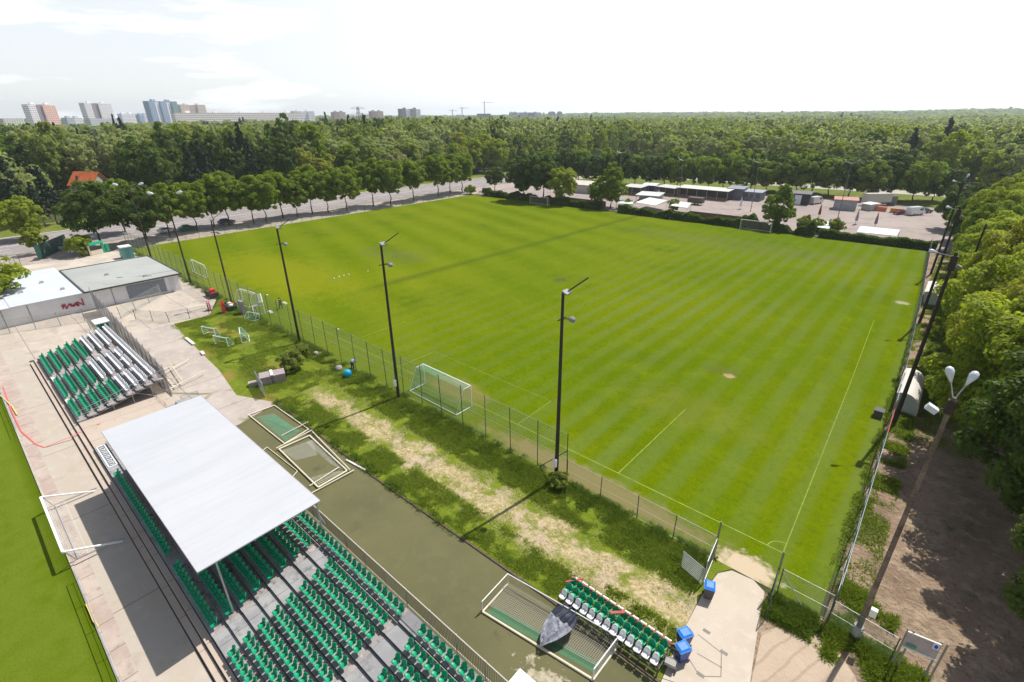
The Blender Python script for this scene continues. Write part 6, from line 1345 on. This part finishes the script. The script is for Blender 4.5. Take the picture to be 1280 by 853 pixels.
for i, (d_, x, y, sp) in enumerate(near):
    kd = pick(x, y, rg); s = rg.uniform(.75, 1.28); hz_ = 1.0 + (.12 if x < -250 else 0)
    left = x < -170
    lb = LBL[kd] if left else LBL[kd].replace('beyond the road', 'behind the market row').replace('the woodland trees', 'the trees behind the market row').replace('lighter woodland trees', 'trees behind the market row').replace('rising from the wood', 'rising behind the market row')
    wx = pix(x, y, 8)[0]
    if left: lb = ('tall ' if s > 1.06 else 'low ' if s < .9 else '') + lb.replace(' in the closed wood beyond the road', '').replace(' in the wood beyond the road', '').replace(' among the lighter woodland trees', '').replace(' among the woodland trees', '').replace(' rising from the wood', '') + (' around the orange-roofed house' if wx < 190 else ' behind the near maples' if wx < 380 else ' behind the far maples')
    else: lb = ('tall ' if s > 1.06 else 'low ' if s < .9 else '') + lb.replace(' in the closed wood', '').replace(' in the wood', '').replace(' behind the market row', '').replace(' among the trees', '').replace(' rising', '') + (' in the woods past the road bend' if wx < 760 else ' in the woods beyond the long stalls' if wx < 940 else ' in the woods beyond the black shed' if wx < 1100 else ' in the woods beyond the motorhome')
    plant(WP[kd], x, y, lb, group='woodland trees beyond the road' if left else 'woodland trees behind the market row', s=s, sz=s * rg.uniform(.85, 1.1) * (1.0 + .35 * mnoise.noise(Vector((x*.008, y*.008, 4.4)))) * (.92 if not left else 1.25 if pix(x, y, 8)[0] < 400 else .98), rz=rg.uniform(0, 6))
c = at(475, 246); plant(SP('cream', 77, 5.4, 13, 3, 9000, .5, 'round', 'flowering_tree'), road_c(c[1]) - 18, c[1] + 24, 'tree with a creamy yellow flowering crown beyond the road', s=1.05)
c = at(33, 300); plant(SP('lime', 91, 5.0, 10.5, 1.5, 9000, .42, 'round', 'lime_green_tree'), *c, 'bright lime-green tree at the far edge of the road, the one closest to the lawn', s=1.0)
c = at(60, 292); plant(SP('willow', 92, 7.5, 15, 1.5, 14000, .45, 'round', 'willow_tree'), c[0] - 26, c[1] - 1, 'very large grey-green willow-like tree beyond the road, before the orange-roofed house', s=1.1)
c = at(160, 232); plant(SP('gold', 78, 4.2, 9, 2, 6000, .45, 'round', 'yellow_tree'), -262, 62, 'small golden tree near the pylon behind the house', s=.9)
# the mass of the far woods
protos = {}
for j, kd in enumerate(['wood', 'wood2', 'maple', 'willow', 'dark', 'lime', 'gold', 'pine']):
    rng = np.random.default_rng(300 + j); protos[kd] = [crown_arrays(rng, 5.2 if kd != 'pine' else 3.0, 3.0, 15.5, 48, nq, q, 'cone' if kd == 'pine' else 'round') for nq, q in ((900, 1.15), (420, 1.6), (180, 2.5))]
acc = {}
for (d_, x, y, sp) in far:
    kd = pick(x, y, rg); lod = 0 if d_ < 520 else (1 if d_ < 1100 else 2); V, tint = protos[kd][lod]; k2 = 'wood' if kd == 'wood2' else kd
    s = rg.uniform(.7, 1.35) * (sp / 9.0) ** .85; sz = rg.uniform(.85, 1.15) * (1.12 + .5 * mnoise.noise(Vector((x*.006, y*.006, 4.4)))) * (1.15 if d_ < 650 and x < -200 else 1.0) * (1.35 if kd == 'pine' and rg.random() < .3 else 1.0); a = rg.uniform(0, 6.28); ca, sa = math.cos(a), math.sin(a)
    X = V[..., 0]*ca - V[..., 1]*sa; Y = V[..., 0]*sa + V[..., 1]*ca
    acc.setdefault(k2, []).append((np.stack([X*s + x, Y*s + y, V[..., 2]*sz + hill(x, y)], -1), np.clip(tint + rg.uniform(-.4, .4), 0, 1)))
Vs = []; Ts = []; Mi = []; mats_ = []
for k2, lst in acc.items():
    Vv = np.concatenate([a for a, b in lst]); Vs.append(Vv); Ts.append(np.concatenate([b for a, b in lst])); Mi.append(np.full(len(Vv), len(mats_), np.int32)); mats_.append(LM[k2])
me = quad_mesh('forest', np.concatenate(Vs).astype(np.float32), np.concatenate(Ts).astype(np.float32), mats_[0])
for m in mats_[1:]: me.materials.append(m)
me.polygons.foreach_set('material_index', np.concatenate(Mi)); o = bpy.data.objects.new('forest', me); COL.objects.link(o); tag(o, 'distant mixed woods stretching to the horizon', 'woods', kind='stuff')
print('near', len(near), 'far', len(far), 'quads', len(me.polygons), 'r near max', near[-1][0])
# ------------------------------------------------------------------ rough grass and weeds
def tufts(name, regions, kind, label, seed, w=.028):
    rng = np.random.default_rng(seed); Ps = []; Hs = []
    for (fn, n, h) in regions:
        x, y, k = fn(rng, n); Ps.append(np.stack([x, y], 1)); Hs.append(h * rng.uniform(.5, 1.3, len(x)) * k)
    P_ = np.concatenate(Ps); H = np.concatenate(Hs); n = len(P_); a = rng.uniform(0, 6.28, n); th = rng.uniform(R_(12), R_(62), n)
    d = np.stack([np.cos(a), np.sin(a)], 1); u = np.stack([-np.sin(a), np.cos(a)], 1) * (w * rng.uniform(.6, 1.4, n))[:, None]
    tip = P_ + d * (H * np.cos(th))[:, None]; V = np.zeros((n, 4, 3), np.float32)
    V[:, 0, :2] = P_ - u; V[:, 1, :2] = P_ + u; V[:, 2, :2] = tip + u*.35; V[:, 3, :2] = tip - u*.35; z = H * np.sin(th); V[:, 0, 2] = V[:, 1, 2] = .01; V[:, 2, 2] = z; V[:, 3, 2] = z
    me = quad_mesh(name, V, rng.uniform(0, 1, n).astype(np.float32), LM[kind]); o = bpy.data.objects.new(name, me); COL.objects.link(o); return tag(o, label, 'grass', kind='stuff')
def band_fn(x0, x1, yf0, yf1, clump=.35, thr=.0):
    def fn(rng, n):
        x = rng.uniform(x0, x1, n); k = rng.uniform(0, 1, n); y = yf0(x)*(1-k) + yf1(x)*k
        m = np.array([mnoise.noise(Vector((a*clump, b*clump, 1.3))) + .5*mnoise.noise(Vector((a*clump*3.1, b*clump*3.1, 5.3))) for a, b in zip(x, y)])
        edge = np.minimum(1, np.minimum(k, 1 - k) * 6); pr = np.clip((m - thr) * 2.2 + .5, 0, 1) * edge; keep = rng.uniform(0, 1, n) < pr
        return x[keep], y[keep], (.55 + .6*pr)[keep]
    return fn
cst = lambda v: (lambda x: x*0 + v)
LM['weed'] = leaf_mat('weed_leaves', (.10, .145, .008), (.215, .255, .02), (.155, .195, .014), .40)
LM['weedd'] = leaf_mat('dark_weed_leaves', (.06, .10, .008), (.15, .20, .014), (.105, .15, .012), .40)
LM['straw'] = leaf_mat('straw_blades', (.24, .19, .085), (.46, .39, .22), (.34, .28, .14), .2)
tufts('rough_grass', [(band_fn(-48, -6, cst(23.0), cst(27.0), .5, -.35), 110000, .17), (band_fn(-48, -12, cst(17.3), cst(20.2), .6, -.2), 70000, .13), (band_fn(-12, -5.5, cst(19.5), cst(20.8), .6, .1), 4000, .22), (band_fn(-80, -48, cst(16.8), cst(26.8), .4, -.1), 90000, .18)], 'weed', 'rough grass growing over the verge between the olive strip and the fence', 1)
tufts('tall_weeds', [(band_fn(-60, -5.8, cst(24.8), cst(27.4), .8, .05), 60000, .28), (band_fn(-138, -60, cst(25.8), cst(27.3), .8, .0), 22000, .5), (band_fn(-48, -20, cst(16.9), cst(17.8), 1.0, .1), 9000, .35), (band_fn(-2.2, 1.3, cst(24.6), cst(27.0), .9, -.1), 12000, .4)], 'weedd', 'dark tall weeds growing along the foot of the fence', 2)
tufts('track_weeds', [(band_fn(.0, 2.5, cst(29), cst(137), .5, .0), 140000, .32), (band_fn(.8, 3.8, cst(26.0), cst(31), .6, .1), 12000, .35), (band_fn(1.0, 5.4, cst(24.0), cst(27.4), .6, -.1), 16000, .4), (band_fn(1.8, 7.5, cst(50), cst(130), .3, -.25), 130000, .32)], 'weed', 'weeds growing between the pitch fence and the dirt track', 3)
tufts('dry_grass', [(band_fn(-47, -5.6, cst(18.2), cst(24.4), .7, -.1), 30000, .07)], 'straw', 'straw-dry trodden grass in the middle of the verge', 4, .03)
# ------------------------------------------------------------------ two people
def skin_body(name, verts, edges, radii, mat, root, sub=2):
    me = bpy.data.meshes.new(name); me.from_pydata(verts, edges, []); o = bpy.data.objects.new(name, me); COL.objects.link(o); me.materials.append(mat)
    o.modifiers.new('skin', 'SKIN'); sv_ = me.skin_vertices[0].data
    for i, r in enumerate(radii): sv_[i].radius = (r, r) if not isinstance(r, tuple) else r
    sv_[0].use_root = True; md = o.modifiers.new('sub', 'SUBSURF'); md.levels = sub; md.render_levels = sub
    if root: o.parent = root
    return o
m_skin = plain('skin', (.45, .25, .17), .6, 0, .08); m_hair = plain('dark_hair', (.03, .02, .015), .8)
def person(x, y, rz, pose, top_m, leg_m, label):
    r = thing('person', (x, y, 0), label, 'person', rz=rz); V = []; E_ = []; Rr = []
    def add(p, rad, par=None): V.append(p); Rr.append(rad); i = len(V) - 1; E_.append((par, i)) if par is not None else None; return i
    J = pose; pel = add(J['pelvis'], .13); ch = add(J['chest'], .155, add(J['waist'], .125, pel)); nk = add(J['neck'], .06, ch); hd = add(J['head'], (.085, .10), nk); add(J['crown'], .075, hd)
    nose = add(tuple(np.array(J['head']) + np.array(J['face'])*.11), .015, hd)
    for s, sd_ in ((-1, 'l'), (1, 'r')):
        sh = add(J['sh'+sd_], .065, ch); el = add(J['el'+sd_], .048, sh); wr = add(J['wr'+sd_], .032, el); d = np.array(J['wr'+sd_]) - np.array(J['el'+sd_]); d = d / np.linalg.norm(d); sdv = np.cross(d, (0, 0, 1)); sdv = sdv / (np.linalg.norm(sdv) + 1e-6)
        pm_ = add(tuple(np.array(J['wr'+sd_]) + d*.07), .035, wr)
        for k, ln in enumerate((.07, .085, .08, .065)): add(tuple(np.array(J['wr'+sd_]) + d*(.09 + ln) + sdv*(k - 1.5)*.022), .009, pm_)
        add(tuple(np.array(J['wr'+sd_]) + d*.08 + sdv*.07), .010, wr)
        kn = add(J['kn'+sd_], .06, add(J['hp'+sd_], .085, pel)); an = add(J['an'+sd_], .04, kn); add(tuple(np.array(J['an'+sd_]) + np.array(J['face'])*np.array([1,1,0])*.18 + np.array([0, 0, -.05])), .038, an)
    skin_body('body', V, E_, Rr, m_skin, r)
    def layer(nm, chain, mat, g=.018):
        vv = []; ee = []; rr3 = []; idx = {}
        for (a, b, ra, rb) in chain:
            for k, rad in ((a, ra), (b, rb)):
                if k not in idx: idx[k] = len(vv); vv.append(J[k]); rr3.append(rad + g)
            ee.append((idx[a], idx[b]))
        skin_body(nm, vv, ee, rr3, mat, r)
    layer('shirt', [('pelvis', 'waist', .13, .13), ('waist', 'chest', .13, .165), ('chest', 'shl', .165, .07), ('chest', 'shr', .165, .07), ('shl', 'ell', .07, .055), ('shr', 'elr', .07, .055), ('ell', 'wrl', .055, .038), ('elr', 'wrr', .055, .038)], top_m)
    layer('trousers', [('pelvis', 'hpl', .125, .09), ('pelvis', 'hpr', .125, .09), ('hpl', 'knl', .09, .065), ('hpr', 'knr', .09, .065), ('knl', 'anl', .065, .05), ('knr', 'anr', .065, .05)], leg_m)
    for sd_ in 'lr':
        a = J['an'+sd_]; mb = MB(); mb.lathe((a[0] + J['face'][0]*.06, a[1] + J['face'][1]*.06, max(0, a[2] - .09)), [(.06, 0), (.09, .02), (.085, .07), (.04, .10)], 10); mb.build('shoe', m_dark, r, True, local=True)
    h = np.array(J['head']); cr = np.array(J['crown']); mb = MB(); mb.lathe((0, 0, 0), [(.105, -.06), (.118, .0), (.105, .07), (.06, .115), (.01, .125)], 12); mb.xf(Matrix.Translation(tuple((h*.35 + cr*.65) - np.array(J['face'])*.03)) @ Vector(tuple(cr - h)).to_track_quat('Z', 'Y').to_matrix().to_4x4()); mb.build('hair', m_hair, r, True, local=True)
    return r
bend = dict(pelvis=(0, 0, .92), waist=(.14, 0, 1.02), chest=(.36, 0, 1.10), neck=(.52, 0, 1.10), head=(.62, 0, 1.06), crown=(.70, 0, 1.08), face=(.5, 0, -.85), shl=(.40, .19, 1.06), shr=(.40, -.19, 1.06), ell=(.48, .22, .80), elr=(.50, -.20, .82), wrl=(.60, .16, .60), wrr=(.62, -.12, .62),
            hpl=(.0, .10, .86), hpr=(.0, -.10, .86), knl=(.08, .13, .48), knr=(.06, -.13, .48), anl=(.0, .14, .09), anr=(-.02, -.14, .09))
run = dict(pelvis=(0, 0, .93), waist=(.02, 0, 1.08), chest=(.06, 0, 1.34), neck=(.09, 0, 1.50), head=(.12, 0, 1.62), crown=(.12, 0, 1.71), face=(1, 0, 0), shl=(.06, .19, 1.40), shr=(.06, -.19, 1.40), ell=(-.12, .26, 1.18), elr=(.22, -.26, 1.16), wrl=(.02, .28, 1.00), wrr=(.36, -.20, 1.28),
           hpl=(0, .10, .88), hpr=(0, -.10, .88), knl=(.28, .11, .56), knr=(-.05, -.11, .50), anl=(.16, .12, .16), anr=(-.30, -.12, .20))
c = at(441, 462); person(c[0], c[1], R_(115), bend, plain('light_blue_jacket', (.13, .30, .62), .8), plain('dark_trousers', (.03, .035, .05), .9), 'person in a light blue jacket and dark trousers bending at the wire fence')
run['anr'] = (-.12, -.12, .09); run['knr'] = (.02, -.11, .50); run['anl'] = (.22, .12, .09); run['knl'] = (.24, .11, .52)
c = at(352, 386); person(c[0], c[1], R_(200), run, plain('black_shirt', (.015, .018, .025), .9), plain('black_shorts', (.02, .02, .025), .9), 'person in dark clothes walking on the pitch near the training goals')
for q_, (px, py) in enumerate(((356, 380), (338, 391))):
    c = at(px, py); mb = MB(); mb.box(c[0]-.5, c[0]+.5, c[1]-.25, c[1]+.25, 0, .14); mb.box(c[0]-.35, c[0]+.35, c[1]-.15, c[1]+.15, .14, .26)
    tag(mb.build('training_kit', plain('kit_%d' % q_, ((.5, .55, .35), (.6, .6, .55))[q_], .8)), ('pale bag lying on the grass just behind the walking person', 'flat white marker lying on the grass between training goals and walking person')[q_], 'bag' if q_ == 0 else 'marker')
# ================================================================== AIR
if HAZE > 0:
    hz = MB().box(-4500, 1800, -2500, 4500, -3.0, 115.0); ho = hz.build('haze', None); tag(ho, kind='stuff')
    m = bpy.data.materials.new('thin_air'); m.use_nodes = True; t = m.node_tree; t.nodes.clear(); o = N(t, 'ShaderNodeOutputMaterial'); v = N(t, 'ShaderNodeVolumePrincipled')
    v.inputs['Density'].default_value = HAZE; v.inputs['Color'].default_value = (.80, .88, 1.0, 1); v.inputs['Anisotropy'].default_value = .3; L(t, v.outputs[0], o.inputs['Volume']); ho.data.materials.append(m)
